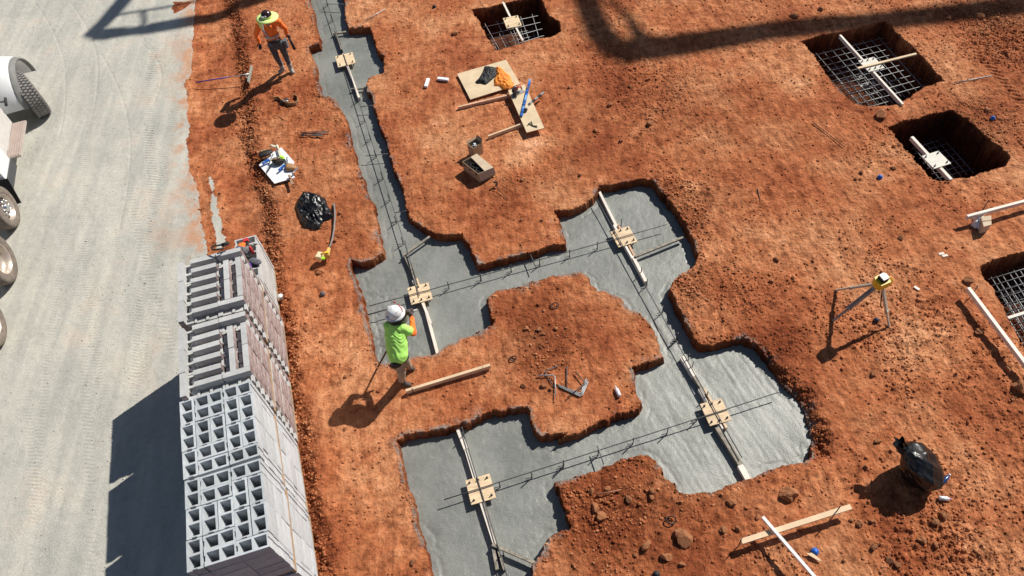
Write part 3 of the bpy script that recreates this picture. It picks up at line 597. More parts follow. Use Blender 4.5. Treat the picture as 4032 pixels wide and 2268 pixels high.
# ---------------------------------------------------------------- rebar lines with upright dowels
def rebar_line(label, a, b, dowels, z=-.05, zd=.03):
    a, b = G(a, z), G(b, z); t = thing('rebar_line', label, 'rebar', a, 0, 'long rebars over the trenches'); q = MB()
    n = 10; q.tube([a.lerp(b, i/n)+Vector((0, 0, -.012*math.sin(math.pi*i/n))) for i in range(n+1)], .0085, 6); part(q, 'long_bar', M_STEEL, t)
    for d in dowels:
        base = G(d, CZ); tp = base.copy(); tp.z = zd; q = MB()
        w = (b-a).normalized(); s = w.cross(Vector((0, 0, 1)))
        q.tube([base+Vector((0, 0, -.02)), tp-w*.0], .009, 6); q.tube([base+Vector((0, 0, .03)), base+Vector((-.10, -.02, .035))], .007, 5); part(q, 'dowel', M_STEEL, t)
    return t
rebar_line('long rebar down the narrow trench at upper left', ca(735, -10), cb(1425, 990), [ca(750, 48), ca(785, 165), ca(980, 772), ca(1030, 920), ca(1074, 1058), ca(1114, 1190), ca(1165, 1355), cb(1217, 370), cb(1268, 535), cb(1320, 695)])
rebar_line('long rebar from the left pad to the top right pad', cb(1060, 1160), ce(1580, 545), [cb(1665, 1030), cb(1905, 972), ce(183, 970), ce(410, 905), ce(625, 855), ce(850, 790), ce(1058, 732)])
rebar_line('long rebar from the bottom pad to the ribbed pad', cd(670, 1000), ch(1300, 365), [cd(1003, 925), cd(1190, 870), cd(1375, 812), ch(30, 800), ch(232, 740), ch(437, 672), ch(638, 612), ch(812, 535)])
rebar_line('long rebar from the top right pad down to the ribbed pad', ce(1052, 350), ch(1080, 752), [ce(1238, 560), ce(1388, 925), ce(1430, 1012), ce(1548, 1212), ce(1658, 1412), ch(697, 62), ch(762, 182), ch(785, 225), ch(870, 400)])
rebar_line('long rebar down the middle of the bottom pad', cd(768, 545), cd(1055, 1490), [cd(790, 640), cd(1025, 1330)])
rebar_line('long rebar ending in the left pad near the cross stake', cb(1330, 665), cb(1440, 1085), [])
for i, (a, b, lb) in enumerate(((ca(725, 30), ca(875, 32), 'short cross bar at the top of the narrow trench'), (ca(998, 806), ca(1095, 794), 'short cross bar below the painted stake'), (ca(1035, 1178), ca(1205, 1160), 'longest cross bar, midway down the narrow trench'),
      (cb(1258, 455), cb(1366, 437), 'short cross bar low in the narrow trench'), (ce(540, 738), ce(590, 862), 'cross bar over the trench below the inner clay block'), (ch(225, 680), ch(266, 792), 'cross bar over the lower trench near the bottom pad'), (cb(1050, 1228), cb(1340, 1145), 'thin bar in the left pad beside the standing worker'))):
    q = MB(); q.tube([G(a, -.04), G(b, -.03)], .009, 6); one(q, 'rebar_stake', M_STEEL, lb, 'rebar', 'short cross bars over the trenches')
# rebar mats in the pits
def mat_grid(label, f, c4, z, na, nb, z2=None, hook=.12):
    P = [G(f(*c), z) for c in c4]; t = thing('rebar_mat', label, 'rebar mat', P[0], 0, 'rebar mats in the footing pits')
    for (zz, s) in ((0, 1.), ((z2 or 0), .92)):
        if zz == 0 and s != 1.: continue
        ctr = (P[0]+P[1]+P[2]+P[3])/4; Q = [ctr+(p-ctr)*s+Vector((0, 0, zz)) for p in P]
        for i in range(na):
            k = (i+.3)/(na-.4)+random.uniform(-.01, .01); a, b = Q[0].lerp(Q[1], k), Q[3].lerp(Q[2], k); e = (b-a).normalized()*.05; q = MB()
            q.tube([a-e+Vector((0, 0, -.01)), b+e+Vector((0, 0, -.01))], .008, 6); part(q, 'long_bar', M_STEELL, t)
        for i in range(nb):
            k = (i+.3)/(nb-.4)+random.uniform(-.01, .01); a, b = Q[0].lerp(Q[3], k), Q[1].lerp(Q[2], k); e = (b-a).normalized()*.05; q = MB()
            q.tube([a-e+Vector((0, 0, .008)), b+e+Vector((0, 0, .008))], .008, 6); part(q, 'cross_bar', M_STEELL, t)
mat_grid('two layer rebar mat in the large pit crossed by white and tan boards', cr_, ((345, 405), (850, 278), (1190, 660), (690, 800)), -.32, 9, 10, -.5)
mat_grid('small rebar mat in the top pit', cq, ((380, 190), (790, 108), (838, 290), (500, 400)), -.22, 5, 4, -.35)
mat_grid('mostly shaded rebar mat in the dark square pit', cr_, ((1085, 1110), (1330, 1030), (1560, 1290), (1290, 1360)), -.7, 6, 7)
mat_grid('dense rebar mat in the pit at the right edge', cs, ((1670, 945), (2260, 770), (2650, 1330), (2060, 1560)), -.35, 14, 13, -.4)
q = MB()
for (u, v) in ((520, 630), (560, 850), (670, 800), (840, 770)): pz = G(fB(u, v), -.85); q.box(pz, (.08, .05, .05), random.uniform(0, 3))
one(q, 'rebar_chair', M_WHITE, 'white plastic spacers under the rebar in the large pit', 'spacer')
q = MB(); q.bar(G(cs(1808, 1252), -.03), G(cs(2100, 1160), -.03), .05, .04); one(q, 'board', M_LUMW, 'white board across the pit at the right edge', 'board')
# ---------------------------------------------------------------- lumber and sheets lying about
def lumber(name, label, a, b, w, h, mt, za=0, group='loose lumber on the clay', cat='board'):
    A_ = G(a, 0); B_2 = G(b, 0)
    def zc(P): return gz(P.x, P.y) if X0 < P.x < X1 and Y0 < P.y < Y1 else 0
    A_ = G(a, zc(A_)+h+za); B_2 = G(b, zc(B_2)+h+za); q = MB(); q.bar(A_-Vector((0, 0, h/2)), B_2-Vector((0, 0, h/2)), w, h)
    return one(q, name, mt, label, cat, group)
fG = crop(1780, 220, .2208)
lumber('timber_stud', 'pinkish stud touching the plywood sheet and strip', fG(105, 905), fG(1020, 690), .045, .08, M_LUMP)
lumber('timber_stud', 'tan stud under the lower end of the plywood strip', fG(640, 1425), fG(1255, 1200), .04, .09, M_LUM)
lumber('timber_stud', 'long tan stud at the feet of the green-shirted worker', cd(445, 355), cd(942, 203), .05, .09, M_LUM, .03)
lumber('timber_stud', 'bright long stud behind the plastic bag at the right edge', cs(1505, 478), cs(2250, 280), .05, .09, M_LUMW, .15)
lumber('timber_stud', 'pale stud slanting beside the pit at the right edge', cs(1515, 1018), cs(2000, 1660), .06, .08, M_LUMW, .14)
lumber('timber_stud', 'long tan stud propped at the bottom right, crossed by a white rail', crop(2900, 1980, .19873)(100, 760), crop(2900, 1980, .19873)(2270, 70), .075, .04, M_LUM, .16)
lumber('white_rail', 'white rail crossing over the tan stud at the bottom right', crop(2900, 1980, .19873)(520, 270), crop(2900, 1980, .19873)(1900, 1860), .045, .04, mat('white_rail_paint', (.72, .70, .70), .5, .05, 6), .24)
for a, lb, hh in ((crop(2900, 1980, .19873)(1900, 290), 'steel stake at the right end of the tan stud at bottom right', .42), (crop(2900, 1980, .19873)(30, 870), 'steel stake at the left end of the tan stud at bottom right', .3), (cd(490, 376), 'short stake clamped to the stud by the worker', .16), (cd(900, 245), 'short stake at the far end of the worker\'s stud', .14), (cs(1600, 470), 'thin stake through the plastic bag at the right edge', .38), (cs(1530, 1090), 'thin stake by the upper end of the slanting stud', .3)):
    b_ = G(a, 0); q = MB(); q.tube([b_+Vector((0, 0, -.05)), b_+Vector((.01, .02, hh))], .008, 6); one(q, 'steel_stake', M_STEEL, lb, 'stake', 'steel stakes', b_)
def sheet(name, label, f, pts, z, th, mt, cat='plywood', group=None):
    P = [G(f(*p), z) for p in pts]; q = MB(); n = len(P); q.add([p-Vector((0, 0, th)) for p in P]+P, [list(range(n))[::-1], list(range(n, 2*n))]+[(i, (i+1) % n, n+(i+1) % n, n+i) for i in range(n)])
    bm_ = q; return one(bm_, name, mt, label, cat, group)
M_PLYS = mat('plywood_sheet', (.66, .52, .34), .75, .12, 4, .001, 60)
sheet('plywood_sheet', 'large plywood sheet carrying a black coat and an orange jacket', fG, [(90, 318), (325, 775), (1215, 500), (965, 68)], .07, .018, M_PLYS)
sheet('plywood_strip', 'long plywood strip carrying saw, levels and pliers', fG, [(1000, 615), (1330, 1365), (1645, 1285), (1295, 505)], .14, .018, M_PLYS)
# black coat, orange jacket
def draped(name, label, cat, mt, f, outline, z0, hmax, seed, cell=.02, fold=9., amp=.5):
    """a crumpled cloth: heightfield over an outline, closed to the surface it lies on"""
    poly = [tuple(G(f(*p), z0)[:2]) for p in outline]; xs = [p[0] for p in poly]; ys = [p[1] for p in poly]
    nx = int((max(xs)-min(xs))/cell)+3; ny = int((max(ys)-min(ys))/cell)+3; ox, oy = min(xs)-cell, min(ys)-cell
    X_, Y_ = np.meshgrid(ox+np.arange(nx)*cell, oy+np.arange(ny)*cell); D = np.full(X_.shape, 9.); ins = np.zeros(X_.shape, bool); n = len(poly)
    for i in range(n):
        (ax, ay), (bx, by) = poly[i], poly[(i+1) % n]; dx, dy = bx-ax, by-ay; t = np.clip(((X_-ax)*dx+(Y_-ay)*dy)/(dx*dx+dy*dy+1e-9), 0, 1)
        D = np.minimum(D, np.hypot(X_-ax-t*dx, Y_-ay-t*dy))
        if ay != by: ins ^= ((Y_ > min(ay, by)) & (Y_ <= max(ay, by)) & (X_ > ax+(Y_-ay)/dy*dx))
    S = np.where(ins, D, -D); mx = S.max()
    ridge = 1-np.abs(fbm(X_, Y_, 1.3/fold, seed, 3, .55))*2
    ridge2 = 1-np.abs(fbm(X_*1.6+Y_*.4, Y_*.7, 1.0/fold, seed+9, 2, .5))*2
    h = hmax*(np.sqrt(np.clip(S/mx, 0, 1))*(1-amp)+amp*.5*np.clip(S/mx*3, 0, 1)*(.6*ridge+.6*ridge2))
    ok = S > -cell*.7; Z = z0+np.where(S > 0, np.maximum(h, .004), 0)
    q = MB(); idx = {}
    for j in range(ny):
        for i in range(nx):
            if ok[j, i]: idx[(i, j)] = len(q.v); q.v.append((X_[j, i], Y_[j, i], Z[j, i]))
    for j in range(ny-1):
        for i in range(nx-1):
            k = [(i, j), (i+1, j), (i+1, j+1), (i, j+1)]
            if all(t in idx for t in k): q.f.append([idx[t] for t in k]); q.m.append(0); q.sm.append(True)
    return one(q, name, mt, label, cat)
draped('black_coat', 'crumpled black coat on the left of the plywood sheet', 'clothing', mat('black_fabric', (.012, .012, .013), .7, .5, 14, .01, 20), fG, [(580, 190), (700, 200), (790, 215), (800, 360), (700, 440), (600, 520), (520, 500), (440, 500), (410, 470), (480, 400), (540, 300)], .07, .13, 5, .012, 12)
draped('orange_jacket', 'crumpled orange jacket beside the black coat', 'clothing', M_ORG2, fG, [(790, 200), (860, 200), (960, 300), (1030, 350), (1070, 460), (1110, 480), (1080, 560), (1020, 600), (900, 600), (840, 540), (750, 540), (745, 430), (790, 360), (770, 280)], .07, .14, 8, .012, 12)
# saw, levels, pliers, tape ball
p = G(fG(1170, 660), .14); t = thing('circular_saw', 'grey and red circular saw on the upper end of the plywood strip', 'power tool', p, .45)
q = MB(); q.box((0, -.02, .012), (.30, .11, .008)); q.build('base_plate', M_ALU, t)
q = MB(); q.tube([(-.05, .02, .09), (-.05, -.10, .09)], [.05, .045], 12); q.tube([(-.05, .02, .09), (-.05, .035, .09)], [.085, .085], 16); q.build('motor_housing', mat('dark_tool_grey', (.14, .13, .12)), t)
q = MB(); q.tube([(-.08, -.03, .13), (.0, -.03, .18), (.08, -.02, .15), (.1, -.02, .08)], .018, 8); q.build('handle', M_RED, t)
q = MB(); q.lathe([(0, -.004), (.08, -.004), (.08, .004), (0, .004)], (-.03, .05, .08), 20, M=Matrix.Rotation(R(90), 3, 'X')); q.build('blade_guard', M_ALU, t)
q = MB(); q.tube([(-.12, -.03, .1), (-.17, -.06, .02), (-.1, -.12, .015), (-.16, -.16, .012)], .006, 6); q.build('power_cord', M_BLACK, t)
def level(label, a, b, w, h, zt, mt, wins, mwin):
    A_, B_2 = G(fG(*a), zt), G(fG(*b), zt); t = thing('spirit_level', label, 'spirit level', A_)
    q = MB(); q.bar(A_-Vector((0, 0, h/2)), B_2-Vector((0, 0, h/2)), w, h); part(q, 'rail', mt, t)
    for (k0, k1, mm) in wins:
        q = MB(); q.bar(A_.lerp(B_2, k0)-Vector((0, 0, h/2-.002)), A_.lerp(B_2, k1)-Vector((0, 0, h/2-.002)), w+.004 if mm is M_BLACK else w-.01, h+.001); part(q, 'vial_window', mm, t)
level('long blue spirit level lying across the plywood strip', (1390, 415), (1238, 1060), .052, .028, .19, M_BLUE, [(.0, .07, mat('pale_blue_plastic', (.2, .42, .75), .5)), (.16, .18, M_BLACK), (.22, .29, M_STEEL), (.36, .385, M_BLACK), (.45, .58, mat('pale_blue_plastic', (.2, .42, .75))), (.63, .65, M_BLACK), (.7, .72, M_BLACK), (.76, .82, mat('pale_blue_plastic', (.2, .42, .75))), (.90, .92, M_BLACK)], None)
level('short silver spirit level overhanging the plywood strip edge', (1635, 645), (1370, 860), .05, .028, .165, M_ALU, [(.2, .4, M_BLACK), (.6, .78, M_BLACK), (.93, .99, M_BLACK)], None)
q = MB(); blobmesh(q, G(fG(1315, 955), .185), (.045, .045, .038), 3, .05); one(q, 'tape_measure', mat('dark_rubber_grey', (.05, .05, .055), .4), 'round dark tape measure touching the blue level', 'tape measure')
for a, b, c2, lb in (((1345, 1235), (1420, 1170), (1430, 1215), 'small pliers at the low end of the plywood strip'), ((1360, 1200), (1440, 1245), (1520, 1250), 'long handled cutters beside the small pliers')):
    q = MB(); P3 = [G(fG(*u), .155) for u in (a, b, c2)]; q.tube(P3, [.006, .01, .008], 6); d_ = Vector((0, -.035, 0)); q.tube([P3[0]+d_*.3, P3[1], P3[2]+d_], [.006, .01, .008], 6); one(q, 'pliers', M_BLACK, lb, 'pliers')
# foam pieces
for a, b, lb in ((ca(1488, 655), ca(1508, 595), 'upright white carton left of the plywood sheet'), (ca(1578, 592), ca(1660, 602), 'sideways white carton nearest the plywood sheet')):
    A_ = G(a, .05); B_2 = G(b, .05); q = MB(); q.bar(A_, B_2, .075, .05); one(q, 'white_carton', M_PAPER, lb, 'carton', 'small white cartons')
# cardboard boxes
fC = crop(1800, 520, .15177)
def box_thing(label, base_pts, z_top, ztb, name='cardboard_box'):
    T_ = [G(fC(*p), z_top) for p in base_pts]; ctr = sum(T_, Vector())/4; ctr.z = 0; t = thing(name, label, 'box', ctr)
    q = MB(); n = 4; ins = [c_+(Vector((ctr.x, ctr.y, 0))-Vector((c_.x, c_.y, 0))).normalized()*.012 for c_ in T_]
    low = [Vector((p.x, p.y, ztb)) for p in T_]; inl = [Vector((p.x, p.y, ztb+.01)) for p in ins]
    q.add(T_+ins+low+inl, [(i, (i+1) % 4, 4+(i+1) % 4, 4+i) for i in range(4)]+[(8+i, 8+(i+1) % 4, (i+1) % 4, i) for i in range(4)]+[(4+i, 4+(i+1) % 4, 12+(i+1) % 4, 12+i) for i in range(4)]+[(12, 13, 14, 15), (11, 10, 9, 8)])
    part(q, 'carton_walls', M_CARD, t); return t, T_
t, T_ = box_thing('large open cardboard box full of black parts', [(130, 765), (550, 1085), (945, 920), (510, 560)], .27, .0)
q = MB(); a, b, c_, d_ = T_; q.add([p+Vector((0, 0, .004)) for p in (b.lerp(c_, .42), c_, d_, d_.lerp(a, .42))]+[p-Vector((0, 0, .002)) for p in (b.lerp(c_, .42), c_, d_, d_.lerp(a, .42))], [(0, 1, 2, 3), (7, 6, 5, 4), (0, 4, 5, 1), (1, 5, 6, 2), (2, 6, 7, 3), (3, 7, 4, 0)]); part(q, 'top_flap', M_CARDL, t)
q = MB(); e = b.lerp(c_, .0); out = ((b-a).normalized()*.05); q.add([b+out*.1, c_+out*.1, c_+out-Vector((0, 0, .14)), b+out-Vector((0, 0, .18))], [(0, 1, 2, 3)]); q.add([v+Vector((.0, -.004, 0)) for v in map(Vector, q.v[:4])], [(3, 2, 1, 0)]); part(q, 'side_flap', M_CARDL, t)
q = MB()
for i in range(7):
    m_ = a.lerp(b, .12+.12*i).lerp(d_.lerp(c_, .12+.12*i), .12+.09*(i % 3)); q.tube([m_+Vector((.05*math.cos(w), .05*math.sin(w), -.06+.01*i % .03)) for w in np.linspace(0, 5, 9)], .012, 6)
q.box((a+b+c_+d_)/4-Vector((0, 0, .12)), (.2, .2, .1), .5); one(q, 'black_fittings', M_BLACK, 'black coiled fittings inside the large cardboard box', 'fittings')
t, T_ = box_thing('small open cardboard box with grey hardware', [(260, 300), (415, 430), (640, 270), (490, 165)], .33, .0)
a, b, c_, d_ = T_
for (u, v_, up, lab) in ((c_, d_, .09, 'raised'), (d_, a, .03, 'folded')):
    o_ = ((u+v_)/2-(a+b+c_+d_)/4); o_.z = 0; o_.normalize(); q = MB(); P4 = [u, v_, v_+o_*.03+Vector((0, 0, up)), u+o_*.03+Vector((0, 0, up))]; q.add(P4, [(0, 1, 2, 3)]); q.add([p-o_*.004 for p in P4], [(3, 2, 1, 0)]); part(q, 'flap', M_CARD, t)
q = MB(); ctr = (a+b+c_+d_)/4
for i in range(8): q.tube([ctr+Vector((random.uniform(-.07, .07), random.uniform(-.07, .07), -.05+random.uniform(-.02, .02))) for _ in range(3)], .013, 6)
one(q, 'steel_hardware', mat('galvanised_steel', (.5, .52, .55), .4, .2, 20, metal=.6), 'shiny grey hardware in the small cardboard box', 'hardware')
q = MB(); q.tube([G(ce(285, 235), .12), G(ce(330, 300), .05), G(ce(385, 355), .02)], .008, 6); q.tube([G(ce(275, 225), .15), G(ce(300, 225), .1), G(ce(300, 245), .03)], .02, 6); one(q, 'hammer', M_BLACK, 'thin black tool lying beside the large cardboard box', 'tool')
# rebar pieces
q = MB()
for i, (a, b) in enumerate((((540, 998), (760, 992)), ((550, 1008), (735, 1003)), ((540, 1018), (722, 1026)), ((555, 1022), (700, 1018)))):
    q = MB(); q.tube([G(ca(*a), .03), G(ca(*b), .03)], .011, 6); one(q, 'rebar_offcut', M_STEEL, ['topmost', 'second', 'lowest', 'short inner'][i]+' dark rod of the small bundle above the tool pile', 'rebar', 'rod bundle above the tool pile')
fR = crop(2100, 1400, .15528)
for pts, lb, mm, z_ in (([(645, 250), (310, 385), (290, 440), (545, 830)], 'bent rebar pointing to the upper right of the pile', M_STEEL, .03), ([(100, 510), (500, 495), (545, 530), (560, 700), (562, 1060)], 'right-angled bent rebar with a bright leg', M_STEELL, .05), ([(855, 265), (850, 820)], 'straight upright rod behind the bundled bends', M_STEEL, .03),
      ([(615, 740), (1150, 950), (1210, 940), (1340, 580)], 'innermost of three nested rebar bends', M_STEELL, .02), ([(635, 765), (1160, 990), (1230, 975), (1365, 620)], 'middle one of three nested rebar bends', M_STEELL, .022), ([(650, 790), (1180, 1030), (1250, 1000), (1390, 660)], 'outermost of three nested rebar bends', M_STEELL, .02), ([(1065, 405), (1320, 700), (855, 1070)], 'V-shaped rebar lying over the nested bends', M_STEEL, .05)):
    q = MB(); q.tube([G(fR(*u), z_) for u in pts], .010, 6); one(q, 'bent_rebar', mm, lb, 'rebar', 'bent rebar pile on the middle island')
for pts, lb in (((ca(1030, 155), ca(1180, 68)), 'thin rod on the clay right of the narrow trench'), ((cr_(1405, 625), cr_(1685, 572)), 'thin rod on the clay right of the large pit'), ((cr_(340, 920), cr_(578, 1108)), 'rusty rod on the clay left of the dark pit'), ((ch(225, 970), ch(370, 940)), 'dark rod among the stones below the lower trench'), ((crop(3024, 600, .52174)(-75, 270), crop(3024, 600, .52174)(-60, 365)), 'short pink rod on the clay left of the tripod')):
    q = MB(); q.tube([G(pts[0], .04), G(pts[1], .03)], .011, 6); one(q, 'loose_rod', M_STEELL if 'thin' in lb else mat('rusty_steel', (.30, .13, .07), .8, .3, 20), lb, 'rod', 'single rods on the clay')
# belt, broom, tool sheet, hoses
fL = crop(760, 240, .17081)
t = thing('work_belt', 'coiled leather work belt lying below the walking worker', 'tool belt', G(fL(2200, 930))); q = MB()
pts = [G(fL(*u), .06) for u in ((1860, 865), (1980, 850), (2100, 960), (2250, 1000), (2360, 990), (2420, 930), (2420, 850), (2360, 800), (2310, 830))]
for i in range(len(pts)-1): q.bar(pts[i], pts[i+1], .012, .09)
part(q, 'strap', M_LEATH, t); q = MB(); blobmesh(q, G(fL(2130, 925), .05), (.12, .06, .05), 9, .5, 3); part(q, 'pouch', M_DLEA, t); q = MB(); q.tube([G(fL(2050, 900), .1), G(fL(2200, 930), .1)], .012, 6); part(q, 'buckle', M_ALU, t)
t = thing('squeegee_broom', 'blue handled broom lying on the clay left of the walking worker', 'broom', G(fL(60, 495))); q = MB(); a, b = G(fL(60, 495), .02), G(fL(1300, 295), .10); q.tube([a, a.lerp(b, .62)], .014, 8); part(q, 'handle', M_NAVY, t)
q = MB(); q.tube([a.lerp(b, .62), b], .013, 8); q.tube([a.lerp(b, .93), G(fL(1262, 420), .07)], .008, 6); part(q, 'ferrule', M_ALU, t)
q = MB(); q.bar(G(fL(1355, 120), .14), G(fL(1275, 495), .07), .03, .08); part(q, 'broom_head', mat('pale_green_metal', (.35, .38, .33), .5, .1, 10), t)
fS = crop(980, 540, .13802)
sheet('white_board', 'white board on the clay carrying tool pouches', fS, [(285, 795), (730, 1325), (1320, 1150), (1240, 1040), (1290, 700), (925, 290), (700, 420)], .06, .012, M_PAPER, 'board')
def pouch(label, cu, cv, r, seed):
    p = G(fS(cu, cv), .07); t = thing('tool_pouch', label, 'tool pouch', p, 0, 'leather tool pouches'); q = MB(); blobmesh(q, (p.x, p.y, p.z+.06), r, seed, .3, 3); part(q, 'bag', M_DLEA, t)
    q = MB()
    for s in (-.5, .1, .6):
        q.tube([p+Vector((s*r[0]+.06*math.cos(w), .05*math.sin(w)+s*.03, .12+.01*math.cos(2*w))) for w in np.linspace(.2, 3.4, 8)], .007, 6)
    part(q, 'piping', mat('tan_piping', (.55, .38, .2), .7), t)
pouch('dark pouch with tan piping at the upper left of the white board', 470, 520, (.14, .10, .06), 21)
pouch('dark pouch with tan piping in the middle of the white board', 850, 750, (.15, .08, .06), 22)
t = soft('leather_bag', M_LEATH, 'brown leather bag on the right corner of the white board', 'bag', G(fS(1190, 900), .065), (.12, .10, .05), 23, .4)
for pts, w, hh, mm, nm, lb, ct in (([(380, 760), (590, 640)], .05, .03, M_BLUE, 'hand_saw', 'blue tool under the upper pouch on the white board', 'tool'), ([(850, 950), (1015, 800)], .045, .03, M_BLUE, 'chalk_line', 'blue tool below the middle pouch on the white board', 'tool'), ([(800, 225), (925, 590)], .045, .02, mat('cream_plastic', (.68, .64, .5)), 'torpedo_level', 'cream straight rule at the top of the tool pile', 'rule'),
      ([(590, 720), (690, 480)], .02, .02, M_ALU, 'square_rule', 'slim metal bar between the two dark pouches', 'tool'), ([(1150, 1090), (1255, 1350)], .05, .02, mat('brown_wood', (.35, .22, .15)), 'wooden_rule', 'brown rule hanging over the lower edge of the white board', 'rule'), ([(1240, 1060), (1400, 860)], .035, .02, M_ALU, 'short_rule', 'silver rule on the right edge of the white board', 'rule'), ([(1085, 580), (1100, 760)], .035, .03, mat('galvanised_steel', (.5, .52, .55)), 'steel_hammer', 'grey hammer head standing by the leather bag', 'hammer'), ([(620, 240), (760, 270)], .05, .03, mat('cream_plastic', (.68, .64, .5)), 'small_carton', 'cream block above the upper pouch', 'block'), ([(500, 1000), (700, 700)], .02, .02, M_BLACK, 'pry_bar', 'black bent bar left of the middle pouch', 'tool')):
    q = MB(); q.bar(G(fS(*pts[0]), .11), G(fS(*pts[1]), .13), w, hh); q.tube([G(fS(*pts[0]), .12), G(fS(*pts[0]), .12).lerp(G(fS(*pts[1]), .14), .4)], w*.4, 6); one(q, nm, mm, lb, ct)
q = MB(); p = G(fS(970, 650), .07); blobmesh(q, (p.x, p.y, p.z+.06), (.055, .07, .05), 4, .2, 3); one(q, 'lime_pad', mat('lime_plastic', (.42, .85, .05), .6), 'bright lime glove between the middle pouch and the hammer head', 'glove')
# bin bags
fK = crop(1140, 730, .22083)
draped('flat_bin_bag', 'flattened black plastic bag left of the narrow trench', 'bin bag', M_BAG, fK, [(220, 150), (330, 120), (480, 150), (640, 240), (680, 360), (760, 470), (790, 560), (720, 610), (620, 640), (560, 700), (540, 770), (450, 800), (380, 760), (300, 760), (200, 650), (150, 520), (110, 400), (130, 280)], .0, .30, 15, .014, 4.5, .75)
q = MB(); fT = crop(3480, 1680, .22091); p = G((3604, 1880), 0); bm = bmesh.new(); bmesh.ops.create_icosphere(bm, subdivisions=6, radius=1)
vs = []; rs = random.Random(4); ph = [(rs.uniform(-1.6, 1.6), rs.uniform(-1.6, 1.6), rs.uniform(-3.5, 3.5), rs.uniform(0, 6)) for _ in range(12)]
for v in bm.verts:
    x, y, z_ = v.co; th = math.atan2(y, x); d = 1+.07*math.sin(2.1*x+1.3*y+.5)+.05*math.sin(3.1*y-2*z_)
    k = max(0, z_-.8)
    wv = sum((1-abs(math.sin(a_*x*2.6+b_2*y*2.6+c_*z_*1.5+p_)))**2*(.075 if i < 6 else .045)*(1 if i < 6 else 1) for i, (a_, b_2, c_, p_) in enumerate(ph[:10])); d += wv*.55-.09
    d += .014*math.sin(11*th+7*z_+2*x)*(1-z_*z_)
    pin = 1-.5*k
    vs.append((p.x-.20*max(0, z_)+.28*x*d*pin, p.y+.33*y*d*pin+.12*max(0, z_), max(.0, .30+.34*z_*d+.10*k)))
q.add(vs, [[v.index for v in f.verts] for f in bm.faces], 0, True); bm.free()
tp = Vector((p.x-.20, p.y+.20, .56)); a0 = len(q.v)
for i in range(5):
    for j in range(20):
        w = 2*math.pi*j/20; r = (.13, .085, .075, .08, .09)[i]*(1+.28*math.sin(5*w+i)+.15*math.sin(9*w)); q.v.append((tp.x+r*math.cos(w)-.03*i, tp.y+r*math.sin(w)+.03*i, tp.z-.04+.03*i+.02*math.sin(3*w)*(i > 2)))
for i in range(4):
    for j in range(20): q.f.append([a0+i*20+j, a0+i*20+(j+1) % 20, a0+(i+1)*20+(j+1) % 20, a0+(i+1)*20+j]); q.m.append(0); q.sm.append(True)
one(q, 'full_bin_bag', M_BAG, 'full black bin bag standing on the clay at the lower right', 'bin bag', base=p)
def bottle(label, a, b, r, mt, cap=M_WHITE, nm='drink_bottle'):
    A_, B_2 = G(a, r+.01), G(b, r+.01); t = thing(nm, label, 'bottle', A_, 0, 'bottles dropped on the clay'); q = MB(); d = B_2-A_
    q.tube([A_, A_+d*.05, A_+d*.65, A_+d*.85, A_+d*.9], [r*.8, r, r, r*.45, r*.4], 12); part(q, 'bottle_body', mt, t); q = MB(); q.tube([A_+d*.9, B_2], r*.45, 10); part(q, 'cap', cap, t)
bottle('dark blue bottle leaning against the full bin bag', fT(1030, 1010), fT(1180, 850), .034, mat('blue_label', (.01, .05, .16), .25, .4, 14))
M_CLR = mat('clear_crumpled_plastic', (.72, .72, .76), .2, .2, 30, .01, 30, spec=.8)
bottle('clear crumpled bottle below the full bin bag', fT(980, 1270), fT(1200, 1290), .033, M_CLR, mat('pink_cap', (.6, .25, .4)))
bottle('clear bottle on the island beside the trench', fR(2190, 1030), fR(2080, 780), .034, M_CLR)
# concrete vibrator with hose
t = thing('concrete_vibrator', 'yellow handheld vibrator with a grey hose on the clay', 'power tool', G(fK(590, 1260))); q = MB()
q.tube([G(fK(*u), .04+.02*i % .05) for i, u in enumerate(((790, 320), (805, 450), (808, 600), (795, 760), (770, 920), (735, 1050), (700, 1120)))], .018, 8); part(q, 'hose', mat('grey_hose', (.22, .21, .2), .6, .1, 10), t)
q = MB(); q.tube([G(fK(700, 1125), .10), G(fK(665, 1270), .14)], [.035, .055], 10); part(q, 'drive_neck', mat('amber_plastic', (.72, .42, .12), .5), t)
q = MB(); q.bar(G(fK(500, 1255), .15), G(fK(585, 1270), .15), .13, .12); part(q, 'motor', mat('pale_yellow_plastic', (.75, .66, .42), .5), t)
q = MB(); q.tube([G(fK(560, 1230), .2), G(fK(620, 1200), .24), G(fK(690, 1190), .2)], .018, 8); part(q, 'handle', M_YEL, t); q = MB(); q.box(G(fK(600, 1300), .2), (.06, .05, .04)); part(q, 'switch', mat('lime_plastic', (.42, .85, .05)), t)
